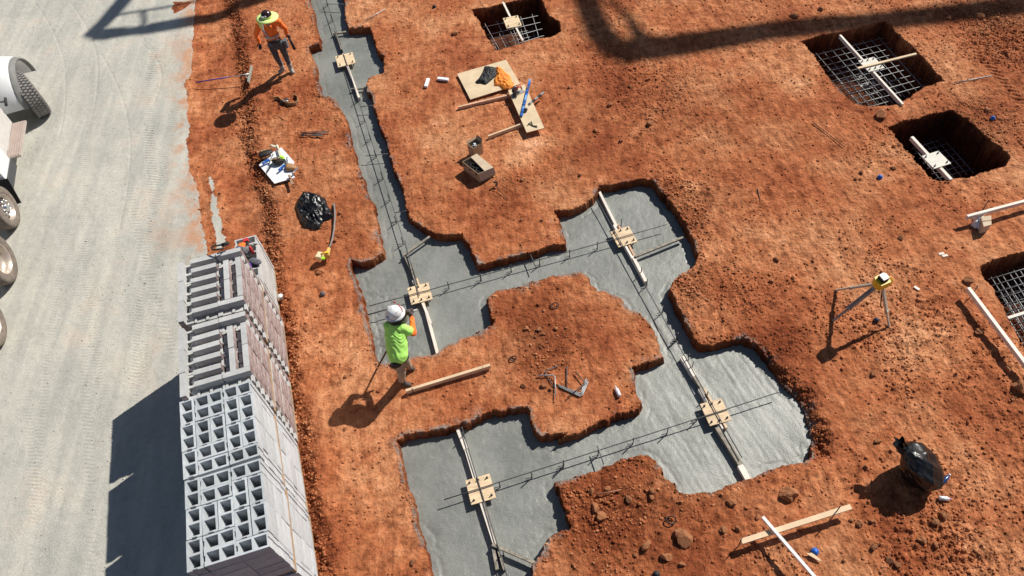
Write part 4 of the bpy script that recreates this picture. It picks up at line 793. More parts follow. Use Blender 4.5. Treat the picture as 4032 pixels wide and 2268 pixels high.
# cup, caps, small litter
q = MB(); p = G(cb(403, 1108), 0); q.lathe([(0, .0), (.04, 0), (.045, .10), (.05, .105), (.05, .115), (.0, .118)], p, 16); one(q, 'paper_cup', M_WHITE, 'white lidded cup between the block stacks and the clay step', 'cup', base=p)
for a, mm, r, lb in ((cs(842, 192), M_BLUE, .05, 'bright blue cap on the clay below the dark pit'), (crop(2900, 1980, .19873)(1540, 970), M_BLUE, .055, 'bright blue cap on a wood scrap at the bottom right'), (cr_(1690, 900), M_BLUE, .045, 'blue cap in the dark clods at the right edge'), (crop(3220, 1040, .24845)(920, 895), mat('dark_plastic_cap', (.04, .045, .08), .4), .045, 'dark cap between the tripod legs'), (cq(20, 55), M_BLACK, .05, 'black cap left of the top pit'), (cd(1078, 175), M_BLACK, .055, 'black ring of wire on the island above the bent rebar'),
                     (ch(660, 1125), M_BLACK, .07, 'black ring beside the biggest stone'), (ce(735, 1160), M_BLACK, .07, 'black wire coil on the upper part of the island'), (ch(575, 1438), M_BLACK, .05, 'black cap at the bottom edge'), (cb(712, 1070), mat('grey_plastic_cap', (.12, .11, .12)), .05, 'grey scrap on the clay left of the pad')):
    p = G(a, 0); p.z = gz(p.x, p.y); q = MB()
    if 'ring' in lb or 'coil' in lb:
        q.tube([p+Vector((r*math.cos(w)*(1+.1*math.sin(3*w)), r*.8*math.sin(w), .02+.012*math.sin(2*w))) for w in np.linspace(0, 9.5, 26)], .010, 6)
    else: q.lathe([(0, -.01), (r, -.01), (r, .03), (r*.75, .035), (r*.6, .06), (0, .065)], p, 10, M=Matrix.Rotation(.3, 3, 'X'))
    one(q, 'plastic_cap' if 'ring' not in lb and 'coil' not in lb else 'wire_coil', mm, lb, 'cap' if 'cap' in lb else 'scrap', base=p)
fW = crop(2900, 1980, .19873); sheet('wood_scrap', 'thin pointed wood scrap under the blue cap at the bottom right', fW, [(1385, 1005), (1620, 1140), (1700, 1155), (1540, 1020), (1480, 985)], .06, .02, M_LUM, 'wood scrap')
for u, v, lb in ((1308, 765, 'upper of two white chips near the right edge'), (1335, 780, 'lower of two white chips near the right edge'), (1122, 1025, 'cream chip right of the tripod head')):
    p = G(cs(u, v), .02); q = MB(); q.box(p, (.10, .045, .02), .1 if v < 900 else -1.); one(q, 'wood_chip', M_LUMW, lb, 'wood chip')
# plastic bag with carton at the right edge
fP = crop(3780, 760, .13801)
draped('clear_plastic_bag', 'crumpled clear plastic bag beside the bright stud at the right edge', 'plastic bag', M_CLR, fP, [(420, 650), (600, 650), (720, 760), (770, 900), (700, 1020), (560, 1050), (400, 1000), (300, 930), (360, 800)], .02, .22, 41, .014, 11, .6)
t = thing('crushed_carton', 'cream cardboard carton behind the clear plastic bag', 'box', G(fP(780, 850))); q = MB(); T4 = [G(fP(*u), .2) for u in ((600, 680), (890, 640), (900, 900), (680, 960))]
q.add(T4+[Vector((v.x*.2+v.x*.8, v.y, 0)) for v in T4], [(0, 1, 2, 3), (4, 5, 1, 0), (5, 6, 2, 1), (6, 7, 3, 2), (7, 4, 0, 3)]); part(q, 'carton_body', M_CARDL, t); q = MB(); q.bar(G(fP(620, 800), .205), G(fP(895, 770), .205), .02, .006); part(q, 'top_fold', M_CARD, t)
# ---------------------------------------------------------------- tripod with laser
fQ = crop(3220, 1040, .24845)
top = G(fQ(985, 330), .93); t = thing('laser_tripod', 'tripod with a yellow laser instrument standing on the clay', 'tripod', (top.x, top.y, 0))
q = MB(); q.lathe([(0, -.03), (.07, -.03), (.07, .0), (0, .0)], top, 12); part(q, 'tripod_head', M_BLACK, t)
feet = [G(fQ(1130, 990), .0), G(fQ(235, 905), .0), G(fQ(620, 480), .0)]
feet[2] = Vector((top.x-.25, top.y+.62, 0)); M_LEG = mat('pale_aluminium_leg', (.50, .49, .42), .5, .12, 12, metal=.2); M_LEGD = mat('grey_leg', (.30, .29, .28), .5, .12, 12)
for i, ft in enumerate(feet):
    d = (top-ft); d.z = 0; off = (ft-Vector((top.x, top.y, 0))).normalized()*.05; a = top+off-Vector((0, 0, .02)); md = a.lerp(ft, .62); sd_ = (ft-a).cross(Vector((0, 0, 1))).normalized()*.022
    q = MB(); q.bar(a+sd_, md+sd_, .026, .035); q.bar(a-sd_, md-sd_, .026, .035); q.bar(a, md, .03, .012); q.bar(a.lerp(md, .9), ft, .034, .028); q.bar(a.lerp(md, .93), md.lerp(ft, .03), .075, .05); q.bar(a, a.lerp(md, .12), .06, .045)
    lg = part(q, 'leg', M_LEGD if i == 1 else M_LEG, t)
    q = MB(); q.tube([ft+Vector((0, 0, .06)), ft+Vector((0, 0, -.02))], [.015, .004], 6); part(q, 'foot_spike', M_BLACK, lg); C.objects[-1].location = (0, 0, 0) if False else C.objects[-1].location
    q = MB(); q.bar(a.lerp(md, .18), a.lerp(md, .34), .05, .03); s_ = part(q, 'clamp', M_BLACK, t)
q = MB(); pts = [top+Vector((.05, -.02, -.05)), top+Vector((.07, -.10, -.28)), top+Vector((.10, -.14, -.45))]; q.tube(pts, .012, 6); part(q, 'strap', M_BLACK, t)
t2 = thing('rotary_laser', 'yellow rotary laser with a white cap on the tripod head', 'laser', top, .35)
q = MB(); q.prism([(-.11, -.09), (.08, -.10), (.11, .02), (.07, .10), (-.08, .10), (-.12, .02)], 0.005, .15); q.build('housing', M_YEL, t2)
q = MB(); q.prism([(-.06, -.06), (.06, -.06), (.075, .03), (.05, .075), (-.05, .07)], .15, .20); q.build('lamp_house', M_BLACK, t2)
q = MB(); q.prism([(-.055, -.055), (.055, -.055), (.07, .03), (.045, .07), (-.045, .065)], .2, .225); q.build('cap', M_WHITE, t2)
q = MB(); q.tube([(.09, .02, .13), (.15, -.02, .14), (.16, -.07, .10), (.12, -.09, .04)], .012, 8); q.build('handle', M_YEL, t2)
# ---------------------------------------------------------------- people
def body(name, segs, parent, mats, folds=.004, seed=1):
    """one continuous surface grown round tapered segments (p, r, p2, r2, material, flatten)"""
    q = MB()
    for (a, ra, b, rb, mi, *fl) in segs:
        a, b = Vector(a), Vector(b); n = 14; y = (b-a); L_ = y.length; y.normalize() if L_ > 1e-6 else None
        if L_ < 1e-6: y = Vector((0, 0, 1))
        side = Vector(fl[0]) if fl else y.orthogonal(); side = (side-y*side.dot(y)).normalized(); dep = y.cross(side); k = fl[1] if len(fl) > 1 else 1.
        prof = [(ra*math.sin(w), -ra*math.cos(w)) for w in np.linspace(0.05, math.pi/2, 6)]+[(rb*math.cos(w), L_+rb*math.sin(w)) for w in np.linspace(0, math.pi/2-.05, 6)]
        vs = []
        for (r_, h_) in prof:
            for j in range(n):
                w = 2*math.pi*j/n; vs.append(a+y*h_+side*r_*math.cos(w)+dep*r_*k*math.sin(w))
        m_ = len(prof); fs = [(i*n+j, i*n+(j+1) % n, (i+1)*n+(j+1) % n, (i+1)*n+j) for i in range(m_-1) for j in range(n)]+[list(range(n))[::-1], [(m_-1)*n+j for j in range(n)]]
        q.add(vs, fs)
    o = q.build(name, mats); md = o.modifiers.new('r', 'REMESH'); md.mode = 'VOXEL'; md.voxel_size = .012; sm = o.modifiers.new('s', 'SMOOTH'); sm.factor = .5; sm.iterations = 4
    dg = bpy.context.evaluated_depsgraph_get(); me = bpy.data.meshes.new_from_object(o.evaluated_get(dg)); old = o.data; o.modifiers.clear(); o.data = me; bpy.data.meshes.remove(old)
    nv = len(me.vertices); co = np.empty(nv*3); me.vertices.foreach_get('co', co); co = co.reshape(-1, 3)
    best = np.full(nv, 1e9); who = np.zeros(nv, int)
    for (a, ra, b, rb, mi, *fl) in segs:
        a, b = np.array(a), np.array(b); d = b-a; tt = np.clip(((co-a)@d)/(d@d+1e-9), 0, 1); dist = np.linalg.norm(co-a-tt[:, None]*d, axis=1)/(ra+(rb-ra)*tt); u = dist < best; best = np.where(u, dist, best); who = np.where(u, mi, who)
    nr = np.empty(nv*3); me.vertices.foreach_get('normal', nr); nr = nr.reshape(-1, 3)
    amp = folds*(np.sin(co[:, 2]*95+6*np.sin(co[:, 0]*22+seed)+4*np.sin(co[:, 1]*19))+.7*np.sin(co[:, 0]*70+co[:, 2]*45+seed)); co = co+nr*amp[:, None]; me.vertices.foreach_set('co', co.ravel())
    me.materials.clear()
    for mm in mats: me.materials.append(mm)
    pv = np.array([p.vertices[0] for p in me.polygons]); me.polygons.foreach_set('material_index', who[pv].astype(np.int32)); me.polygons.foreach_set('use_smooth', np.ones(len(pv), bool)); me.update()
    o.parent = parent; o.location = -parent.location; return o
def glove(mb, wrist, tip_dir, palm_n, curl, s=1., thumb=1):
    """a hand: palm, four fingers of unequal length with bends, thumb from the side"""
    d = Vector(tip_dir).normalized(); n = Vector(palm_n); n = (n-d*n.dot(d)).normalized(); x = d.cross(n)*thumb; w = Vector(wrist)
    mb.tube([w, w+d*.03*s, w+d*.085*s], [.028*s, .036*s, .034*s], 8)
    for i, (ln) in enumerate((.066, .076, .070, .054)):
        b = w+d*.08*s+x*(.030-.020*i)*s; p1 = b+(d*math.cos(curl*.4)+n*math.sin(curl*.4))*ln*.45*s; p2 = p1+(d*math.cos(curl)+n*math.sin(curl))*ln*.32*s; p3 = p2+(d*math.cos(curl*1.6)+n*math.sin(curl*1.6))*ln*.25*s
        mb.tube([b, p1, p2, p3], [.011*s, .010*s, .0095*s, .008*s], 7)
    b = w+d*.03*s+x*.03*s; p1 = b+(x*.7+d*.6+n*.3).normalized()*.04*s; p2 = p1+(d*.8+n*.5+x*.1).normalized()*.032*s; mb.tube([b, p1, p2], [.014*s, .012*s, .009*s], 7)
f1 = crop(960, 10, .2208); P = lambda u, v, z: G(f1(u, v), z)
pr = thing('person', 'worker in orange long-sleeved shirt and wide lime sun brim, walking beside the narrow trench', 'person', (-4.8, 15.68, 0))
head = P(405, 300, 1.60); neck = P(430, 385, 1.47); shL, shR = P(275, 395, 1.38), P(608, 345, 1.38); che = P(440, 460, 1.28); wai = P(530, 650, 1.0); hip = P(560, 730, .90)
elL, elR, wrL, wrR = P(215, 570, 1.10), P(735, 460, 1.14), P(275, 720, .90), P(765, 560, .98); hL, hR = P(490, 745, .88), P(655, 725, .88)
kL, kR, aL, aR, tL, tR = P(590, 990, .49), P(748, 950, .49), P(685, 1170, .11), P(835, 1170, .11), P(648, 1242, .04), P(872, 1243, .04)
for v in (aL, tL): v.z += .0
sd_ = (shR-shL).normalized(); fw = sd_.cross(Vector((0, 0, 1)))
segs = [(head+Vector((0, 0, .02)), .095, head-Vector((0, 0, .06)), .075, 3), (neck+Vector((0, 0, .05)), .055, neck, .06, 3),
 (shL, .085, shR, .085, 0), (shL.lerp(shR, .5)-Vector((0, 0, .05)), .165, che, .17, 0, sd_, .68), (che, .17, wai, .155, 0, sd_, .72),
 (shL, .075, elL, .056, 0), (elL, .056, wrL, .042, 0), (shR, .075, elR, .056, 0), (elR, .056, wrR, .042, 0),
 (hip+Vector((0, 0, .06)), .155, hip-Vector((0, 0, .02)), .155, 1, sd_, .75), (hL, .095, kL, .068, 1), (kL, .068, aL+Vector((0, 0, .12)), .055, 1), (hR, .095, kR, .068, 1), (kR, .068, aR+Vector((0, 0, .12)), .055, 1),
 (aL+Vector((0, 0, .14)), .06, aL, .055, 2), (aL-Vector((0, 0, .03)), .055, tL, .05, 2), (aR+Vector((0, 0, .14)), .06, aR, .055, 2), (aR-Vector((0, 0, .03)), .055, tR, .052, 2)]
body('body', segs, pr, [M_ORANGE, M_JEAN, M_BOOT, M_SKIN], .003, 2)
def hatparts(root, c, up, dome_m, brim, brim_m, r_b, ex=1.0):
    z_ = Vector(up).normalized(); x = z_.orthogonal().normalized(); T = Matrix((x, z_.cross(x), z_)).transposed()
    q = MB(); q.lathe([(.125, -.03), (.128, .0), (.122, .04), (.10, .085), (.06, .115), (.0, .125)], c, 24, M=T); q.lathe([(.128, -.03), (.15, -.035), (.15, -.028), (.128, -.02)], c, 24, M=T)
    hd = part(q, 'hard_hat', dome_m, root)
    q = MB(); q.bar(Vector(c)+T@Vector((0, -.10, .088)), Vector(c)+T@Vector((0, .10, .088)), .03, .02); q.build('ridge', dome_m); r_ = C.objects[-1]; r_.parent = hd
    if brim:
        q = MB(); q.lathe([(.13, -.02), (.2, -.028), (r_b, -.045), (r_b, -.050), (.2, -.035), (.13, -.03), (.13, -.02)], c, 32, M=T); part(q, 'sun_brim', brim_m, root)
    return T
hc = P(405, 235, 1.72)
T = hatparts(pr, hc, (.05, .03, 1), mat('dark_hard_hat', (.035, .012, .012), .18, .1, 6, coat=.6), True, M_LIMEB, .255)
q = MB(); st = P(400, 262, 1.79); q.lathe([(0, .0), (.022, .0), (.022, .004), (0, .004)], hc+Vector((.0, -.122, .05)), 12, M=Matrix.Rotation(R(72), 3, 'X')); q.bar(hc+Vector((-.09, -.098, .045)), hc+Vector((-.03, -.122, .045)), .02, .02); part(q, 'sticker', M_PAPER, pr)
q = MB(); q.lathe([(.135, -.03), (.137, .0), (.12, .03)], hc, 24); part(q, 'lime_band', M_LIMEB, pr)
q = MB(); a = P(250, 340, 1.62); b = P(285, 460, 1.44); q.add([a+Vector((-.02, 0, 0)), a+Vector((.09, -.02, .0)), b+Vector((.07, -.01, -.02)), b+Vector((.0, .01, 0)), b+Vector((.03, .01, -.03))], [(0, 1, 2, 4, 3)]); q.add([Vector(v)+Vector((0, .008, 0)) for v in q.v[:5]], [(3, 4, 2, 1, 0)]); part(q, 'neck_shade', M_LIMEB, pr)
M_BELT = M_BLACK
def ringband(mb, c, side, rx, ry, h, n=24, a0=0, a1=2*math.pi, tilt=0):
    side = Vector(side).normalized(); dep = Vector((0, 0, 1)).cross(side); vs = []; m_ = n
    for i in range(n+1):
        w = a0+(a1-a0)*i/n
        for zz in (-h/2, h/2): vs.append(Vector(c)+side*rx*math.cos(w)+dep*ry*math.sin(w)+Vector((0, 0, zz+tilt*math.sin(w))))
    mb.add(vs, [(2*i, 2*i+2, 2*i+3, 2*i+1) for i in range(n)], 0, True)
q = MB(); ringband(q, che.lerp(wai, .62), sd_, .178, .132, .05); part(q, 'reflective_stripe', M_SILV, pr)
q = MB()
a_, b_, c_ = shL.lerp(shR, .22)+Vector((0, -.02, .085)), che+(shL-shR)*.22+Vector((0, -.145, .06)), che.lerp(wai, .55)+(shL-shR)*.1+Vector((0, -.14, .02))
for u, v in ((a_, b_), (b_, c_)): q.bar(u, v, .045, .008, up=(0, -1, .2))
part(q, 'shoulder_stripe', M_SILV, pr)
q = MB(); ringband(q, hip+Vector((0, 0, .10)), sd_, .165, .126, .045); part(q, 'belt', M_BELT, pr)
q = MB(); glove(q, wrL, (P(310, 860, .73)-wrL), (0, -1, 0), .5, 1.05, 1); part(q, 'glove', M_GLOVE, pr)
gr = P(790, 600, .92); q = MB(); glove(q, wrR, (P(830, 650, .84)-wrR), (0, 1, 0), 1.2, 1.05, -1); part(q, 'glove', M_GLOVE, pr)
q = MB(); a, b = P(800, 610, .90), P(905, 830, .60); q.tube([a, b], [.028, .036], 12); q.tube([b, b+(b-a)*.04], [.03, .03], 12); one(q, 'torch', M_BLACK, 'black cylinder held in the left hand of the orange-shirted worker', 'torch')
q = MB(); q.box(hR+Vector((.12, .0, -.02)), (.07, .12, .2)); part(q, 'hip_pouch', mat('grey_pouch', (.12, .13, .15)), pr)

f2_ = crop(1480, 1180, .2621); P = lambda u, v, z: G(f2_(u, v), z)
pr = thing('person', 'worker in lime green shirt and white hard hat standing beside the left pad', 'person', (-2.0, 6.55, 0))
hc = P(275, 195, 1.50); head = hc+Vector((.01, -.0, -.09)); shL, shR = P(195, 395, 1.27), P(385, 425, 1.27); che = P(300, 520, 1.15); wai = P(320, 760, .97); hip = P(340, 850, .88)
elR, wrR, wrL = P(560, 500, 1.12), P(540, 270, 1.16), P(440, 190, 1.22); elL = shL.lerp(wrL, .5)+Vector((-.06, .12, -.08))
hL, hR = P(300, 890, .85), P(400, 880, .86); kA, aA, tA = P(385, 1080, .46), P(400, 1225, .12), P(505, 1285, .04); kB = P(460, 950, .50); aB, tB = P(500, 1020, .10), P(555, 1035, .04)
sd_ = (shR-shL); sd_.z = 0; sd_.normalize()
segs = [(head, .10, head-Vector((0, 0, .07)), .085, 3), (head-Vector((0, 0, .08)), .06, shL.lerp(shR, .5)+Vector((0, 0, .04)), .07, 3),
 (shL, .09, shR, .09, 0), (shL.lerp(shR, .5)-Vector((0, 0, .04)), .175, che, .19, 0, sd_, .74), (che, .19, wai, .18, 0, sd_, .8), (wai, .175, hip+Vector((0, 0, .05)), .17, 0, sd_, .8),
 (shL, .08, shL.lerp(elL, .6), .075, 0), (shL.lerp(elL, .6), .06, elL, .052, 4), (elL, .05, wrL, .038, 4), (shR, .085, shR.lerp(elR, .62), .078, 0), (shR.lerp(elR, .6), .06, elR, .058, 4), (elR, .058, wrR, .042, 4),
 (hip, .16, hip-Vector((0, 0, .05)), .155, 1, sd_, .82), (hL, .10, kA, .072, 1), (kA, .072, aA+Vector((0, 0, .06)), .062, 1), (hR, .10, kB, .075, 1), (kB, .072, aB+Vector((0, 0, .05)), .06, 1),
 (aA+Vector((0, 0, .02)), .055, aA-Vector((0, 0, .05)), .05, 2), (aA-Vector((0, 0, .06)), .05, tA, .042, 2), (aB+Vector((0, 0, .01)), .055, aB-Vector((0, 0, .04)), .05, 2), (aB-Vector((0, 0, .04)), .05, tB, .044, 2)]
body('body', segs, pr, [M_LIME, M_KHAKI, M_BOOTD, M_SKIN, M_ORANGE], .003, 5)
T = hatparts(pr, hc, (-.06, .02, 1), mat('white_hard_hat', (.80, .80, .80), .2, .02, 6, coat=.5), False, None, 0)
q = MB(); q.lathe([(.15, -.036), (.17, -.045), (.165, -.05), (.14, -.04)], hc+Vector((.0, .01, 0)), 24, M=T); part(q, 'hat_brim', mat('white_hard_hat', (.80, .80, .80)), pr)
q = MB(); q.lathe([(.14, -.035), (.155, -.10), (.135, -.17), (.10, -.20)], hc+Vector((.01, -.02, 0)), 20); part(q, 'neck_shade', mat('black_mesh', (.012, .013, .014), .8, .2, 20), pr)
q = MB(); ringband(q, hc+Vector((.03, .0, -.12)), sd_, .165, .15, .11, 10, -1.5, .2); part(q, 'olive_shade', mat('olive_cloth', (.20, .22, .17), .8), pr)
q = MB(); q.tube([hc+Vector((.08, .10, .09)), hc+Vector((.13, .03, .02)), hc+Vector((.13, -.03, -.05))], .008, 6); q.tube([hc+Vector((.01, .12, .12)), hc+Vector((.05, .11, .12))], .012, 6); part(q, 'strap', mat('red_strap', (.45, .03, .06)), pr)
q = MB(); q.box(hc+Vector((-.10, -.085, .02)), (.05, .012, .03), -.7); part(q, 'sticker', mat('pale_blue_sticker', (.2, .35, .6)), pr)
q = MB(); ringband(q, hip+Vector((0, 0, .0)), sd_, .172, .142, .05); part(q, 'belt', M_BELT, pr)
q = MB(); blobmesh(q, hip+Vector((-.06, -.16, -.02)), (.10, .04, .07), 5, .3, 2); part(q, 'hip_pouch', M_DLEA, pr)
q = MB(); glove(q, wrR, (P(500, 175, 1.2)-wrR), (-.6, .2, .3), 1.2, 1.15, 1); part(q, 'glove', mat('brown_gloves', (.10, .075, .07), .8, .3, 14), pr)
q = MB(); glove(q, wrL, (P(520, 170, 1.22)-wrL), (.2, .3, -.5), 1.1, 1.1, -1); part(q, 'glove', mat('brown_gloves', (.10, .075, .07)), pr)
q = MB(); a, b = P(500, 185, 1.18), P(625, 150, 1.17); q.tube([a-(b-a)*.3, b], .017, 8); one(q, 'steel_bar', mat('pale_grey_metal', (.42, .43, .4), .4), 'short pale bar gripped by the green-shirted worker', 'tool')
q = MB(); a, b = P(470, 215, 1.14), G(f2_(30, 1010), .02); q.tube([a, b], .016, 8); one(q, 'rake_handle', mat('dark_pole', (.05, .045, .045), .6), 'long dark pole from the hands of the green-shirted worker down to the clay', 'pole')
# ---------------------------------------------------------------- truck at the left edge
FW = Vector((-.19, .982, 0)); NN = Vector((.982, .19, 0)); TO = FW*12.0+NN*(-7.93); TO.z = -.10; trz = math.atan2(-FW.x, FW.y)
tk = thing('truck', 'white truck standing on the gravel at the left edge', 'truck', TO, trz)      # local x to its side, y forward
M_TYRE = mat('dusty_tyre', (.19, .155, .13), .9, .25, 12); M_RIM = mat('steel_rim', (.55, .47, .40), .35, .12, 10, metal=.5); M_CHR = mat('chrome_hub', (.75, .76, .80), .12, .1, 10, metal=1.)
def wheel(x, y, r, w, rz, kind, tread=False):
    T = Matrix.Rotation(rz, 3, 'Z') @ Matrix.Rotation(R(90), 3, 'Y'); T4 = lambda v: T @ Vector(v) + Vector((x, y, r))
    root = MB(); prof = [(r*.60, w*.40), (r*.66, w*.48), (r*.9, w*.5), (r*.985, w*.42), (r, w*.3), (r, -w*.3), (r*.985, -w*.42), (r*.9, -w*.5), (r*.6, -w*.45)]
    root.lathe(prof, (x, y, r), 48, M=T); ty = root.build('wheel', M_TYRE, tk)
    if tread:
        q = MB()
        for i in range(46):
            for j in range(4):
                a = 2*math.pi*(i+.5*(j % 2))/46; zc = w*(-.345+.23*j); rr = r+.004; c = T4((rr*math.cos(a), rr*math.sin(a), zc)); rad = (T @ Vector((math.cos(a), math.sin(a), 0))); ax = T @ Vector((0, 0, 1)); tg = rad.cross(ax)
                q.box(c, (w*.19, 2*math.pi*r/46*.66, .03), M=Matrix((ax, tg, rad)).transposed())
        q.build('tread', mat('tyre_tread', (.27, .26, .25), .9, .25, 14), ty)
    q = MB(); rim = [(0, w*.1), (r*.22, w*.1), (r*.24, w*.14), (r*.42, w*.05), (r*.55, w*.15), (r*.60, w*.43), (r*.62, w*.44), (r*.62, w*.2)] if kind != 'deep' else [(0, w*.02), (r*.24, w*.02), (r*.26, w*.12), (r*.3, -w*.1), (r*.5, -w*.15), (r*.57, w*.1), (r*.60, w*.43), (r*.63, w*.45), (r*.63, w*.2)]
    q.lathe(rim, (x, y, r), 40, M=T); q.build('rim', M_RIM, ty)
    if kind == 'chrome':
        q = MB()
        for i in range(10):
            a = 2*math.pi*i/10; q.tube([T4((r*.33*math.cos(a), r*.33*math.sin(a), w*.08)), T4((r*.33*math.cos(a), r*.33*math.sin(a), w*.42))], [.022, .016], 8)
        q.tube([T4((0, 0, w*.1)), T4((0, 0, w*.5))], [.10, .07], 14); q.build('lug_nuts', M_CHR, ty)
        q = MB()
        for i in range(8):
            a = 2*math.pi*(i+.5)/8; q.lathe([(0, 0), (.03, 0)], T4((r*.47*math.cos(a), r*.47*math.sin(a), w*.12+.012)), 10, M=T)
        q.build('rim_holes', M_BLACK, ty)
    return ty
wheel(-.12, 1.60, .46, .28, 0, 'chrome'); wheel(-.03, .02, .52, .30, 0, 'deep'); wheel(-.08, -1.55, .52, .30, 0, 'deep'); wheel(.17, 5.38, .54, .36, R(27), 'chrome', True)
# front fender: arched shell
q = MB(); n = 16; fy = 5.6
for i in range(n+1):
    a = math.pi*(.02+.96*i/n)
    for (x, rr, dz) in ((-1.15, .78, .16), (-.55, .80, .15), (-.25, .77, .08), (-.16, .72, .0), (-.18, .70, -.01), (-.5, .70, .02), (-1.1, .70, .02)): q.v.append((x+.33, fy+rr*1.04*math.cos(a), .50+max(-.05, rr*math.sin(a))+dz*math.sin(a)))
for i in range(n):
    for j in range(6): q.f.append([i*7+j, i*7+j+1, (i+1)*7+j+1, (i+1)*7+j]); q.m.append(0); q.sm.append(True)
fd = q.build('front_fender', M_WHITE, tk)
q = MB()
for i in range(n+1):
    a = math.pi*(.02+.96*i/n)
    for (x, rr) in ((-.22, .775), (-.10, .735), (-.10, .70), (-.3, .70)): q.v.append((x+.35, fy+rr*1.05*math.cos(a), .49+max(-.05, rr*math.sin(a))+.04*math.sin(a)))
for i in range(n):
    for j in range(3): q.f.append([i*4+j, i*4+j+1, (i+1)*4+j+1, (i+1)*4+j]); q.m.append(0); q.sm.append(True)
q.build('fender_flare', mat('grey_flare', (.20, .20, .19), .7, .15, 8), fd)
q = MB(); q.box((-.24, 6.12, 1.34), (.06, .12, .03)); q.build('marker_light', mat('amber_lens', (.9, .30, .02), .3), fd)
q = MB(); q.box((-1.28, 5.6, 1.15), (1.5, 2.3, .9)); q.box((-2.0, 5.2, .8), (2.0, 3.4, .8)); q.build('hood', M_WHITE, tk)
q = MB(); q.box((-2.0, 3.1, 1.75), (2.3, 2.1, 2.1)); q.build('cab', M_WHITE, tk)
q = MB(); q.box((-2.0, 4.17, 2.2), (1.9, .03, .8)); q.box((-.84, 3.2, 2.2), (.03, 1.1, .7)); q.build('cab_window', mat('dark_glass', (.06, .09, .11), .08, .1, 3, spec=.8), tk)
q = MB(); q.tube([(-.32, 4.55, 1.05), (-.04, 4.62, .98)], .02, 6); q.tube([(-.04, 4.72, 1.0), (-.02, 4.48, .96)], .03, 6); q.build('hood_latch', M_BLACK, tk)
st = MB(); M_STEP = mat('tread_aluminium', (.56, .48, .43), .45, .1, 14, metal=.3)
st.box((.03, 3.75, .52), (.30, 1.25, .05)); sp = st.build('step', M_STEP, tk)
q = MB()
for i in range(5): q.box((-.08+.055*i, 3.75, .555), (.02, 1.2, .02))
q.build('grip_ribs', mat('rib_aluminium', (.40, .32, .28), .5), sp)
q = MB(); q.box((-.31, 3.78, .78), (.34, 1.3, .50)); q.box((-.43, 3.78, 1.1), (.3, 1.3, .16)); q.build('side_tank', mat('pale_tank', (.62, .60, .57), .4, .08, 8), tk)
q = MB(); q.box((-.42, 2.72, .72), (.75, .70, .60)); bx = q.build('battery_box', M_WHITE, tk)
q = MB(); q.box((-.03, 2.68, .44), (.03, .78, .22)); q.box((-.33, 2.33, .46), (.4, .03, .3)); q.build('box_bracket', mat('dark_bracket', (.06, .065, .07), .6), bx)
q = MB(); q.box((-.28, 2.2, .36), (.62, .02, .58), M=Matrix.Rotation(R(-25), 3, 'X')); q.build('mud_flap', M_BLACK, tk)
q = MB(); q.box((-1.6, -.2, .95), (.9, 6.0, .25)); q.build('chassis', M_BLACK, tk)
q = MB(); q.box((-1.9, -1.0, 1.35), (2.2, 4.6, .5)); q.build('truck_bed', M_WHITE, tk)
# ---------------------------------------------------------------- concrete pump boom overhead (out of frame, throws the long shadows)
def S2(px, h): g = G(px); return Vector((g.x-SX*h, g.y-SY*h, h))
bt = thing('pump_boom', 'folded boom of a concrete pump reaching over the site', 'boom', (30, 34, 0)); M_BOOM = mat('boom_paint', (.7, .7, .7), .4)
def sec(pts, w, name='boom_section'):
    q = MB(); 
    for a, b, wa in zip(pts[:-1], pts[1:], w): q.bar(a, b, wa, wa*.9)
    return part(q, name, M_BOOM, bt)
HB = 20.
q = MB(); q.tube([S2((4600, -50), HB), S2((4032, 18), HB), S2((3500, 80), HB), S2((3024, 120), HB), S2((2708, 172), HB), S2((2560, 195), HB)], [.36, .34, .32, .32, .38, .38], 10); part(q, 'boom_section', M_BOOM, bt)
q = MB(); q.tube([S2((2600, 178), HB), S2((2490, 214), HB), S2((2412, 186), HB), S2((2358, 130), HB), S2((2328, 55), HB), S2((2300, -20), HB), S2((2240, -300), HB)], [.34, .34, .30, .28, .27, .26, .26], 10); part(q, 'boom_section', M_BOOM, bt)
q = MB(); q.tube([S2((2530, 165), HB), S2((2503, 120), HB), S2((2470, 66), HB), S2((2394, -5), HB), S2((2280, -130), HB)], [.20, .14, .08, .07, .07], 8); q.tube([S2((2520, 150), HB), S2((2640, 150), HB)], .1, 8); part(q, 'delivery_hose', M_BLACK, bt)
j2 = S2(cD(385, 76), 13.)
sec([S2(c0(730, 243), 13.), S2(c0(1100, 193), 13.), S2(c0(1500, 125), 13.), S2(c0(1850, 15), 13.), S2(cD(1430, -260), 15.)], [.26, .34, .36, .5])
sec([S2(c0(700, 232), 13.), S2(c0(830, 105), 13.), S2(c0(945, -30), 13.), S2(c0(1150, -300), 13.)], [.30, .32, .32])
q = MB(); q.tube([S2(c0(700, 225), 13.), S2(c0(800, 262), 13.), S2(c0(900, 235), 13.)], [.16, .07, .1], 8); q.tube([S2(c0(745, 250), 13.), S2(c0(800, 200), 13.), S2(c0(950, 190), 13.)], [.12, .08, .1], 8); part(q, 'joint', M_BOOM, bt)
q = MB(); q.tube([S2(c0(880, 85), 13.), S2(c0(1300, 20), 13.), S2(c0(1500, -20), 13.)], .05, 6); q.tube([S2(c0(1080, 60), 13.), S2(c0(1100, 100), 13.), S2(c0(1095, 160), 13.)], .06, 6); part(q, 'hydraulic_line', M_BLACK, bt)
q = MB(); q.bar((30, 34, 0), (30, 34, 14.), 1., 1., up=(1, 0, 0)); q.bar((30, 34, 14.), S2((4600, -50), HB), .8, .8); part(q, 'mast', M_BOOM, bt)
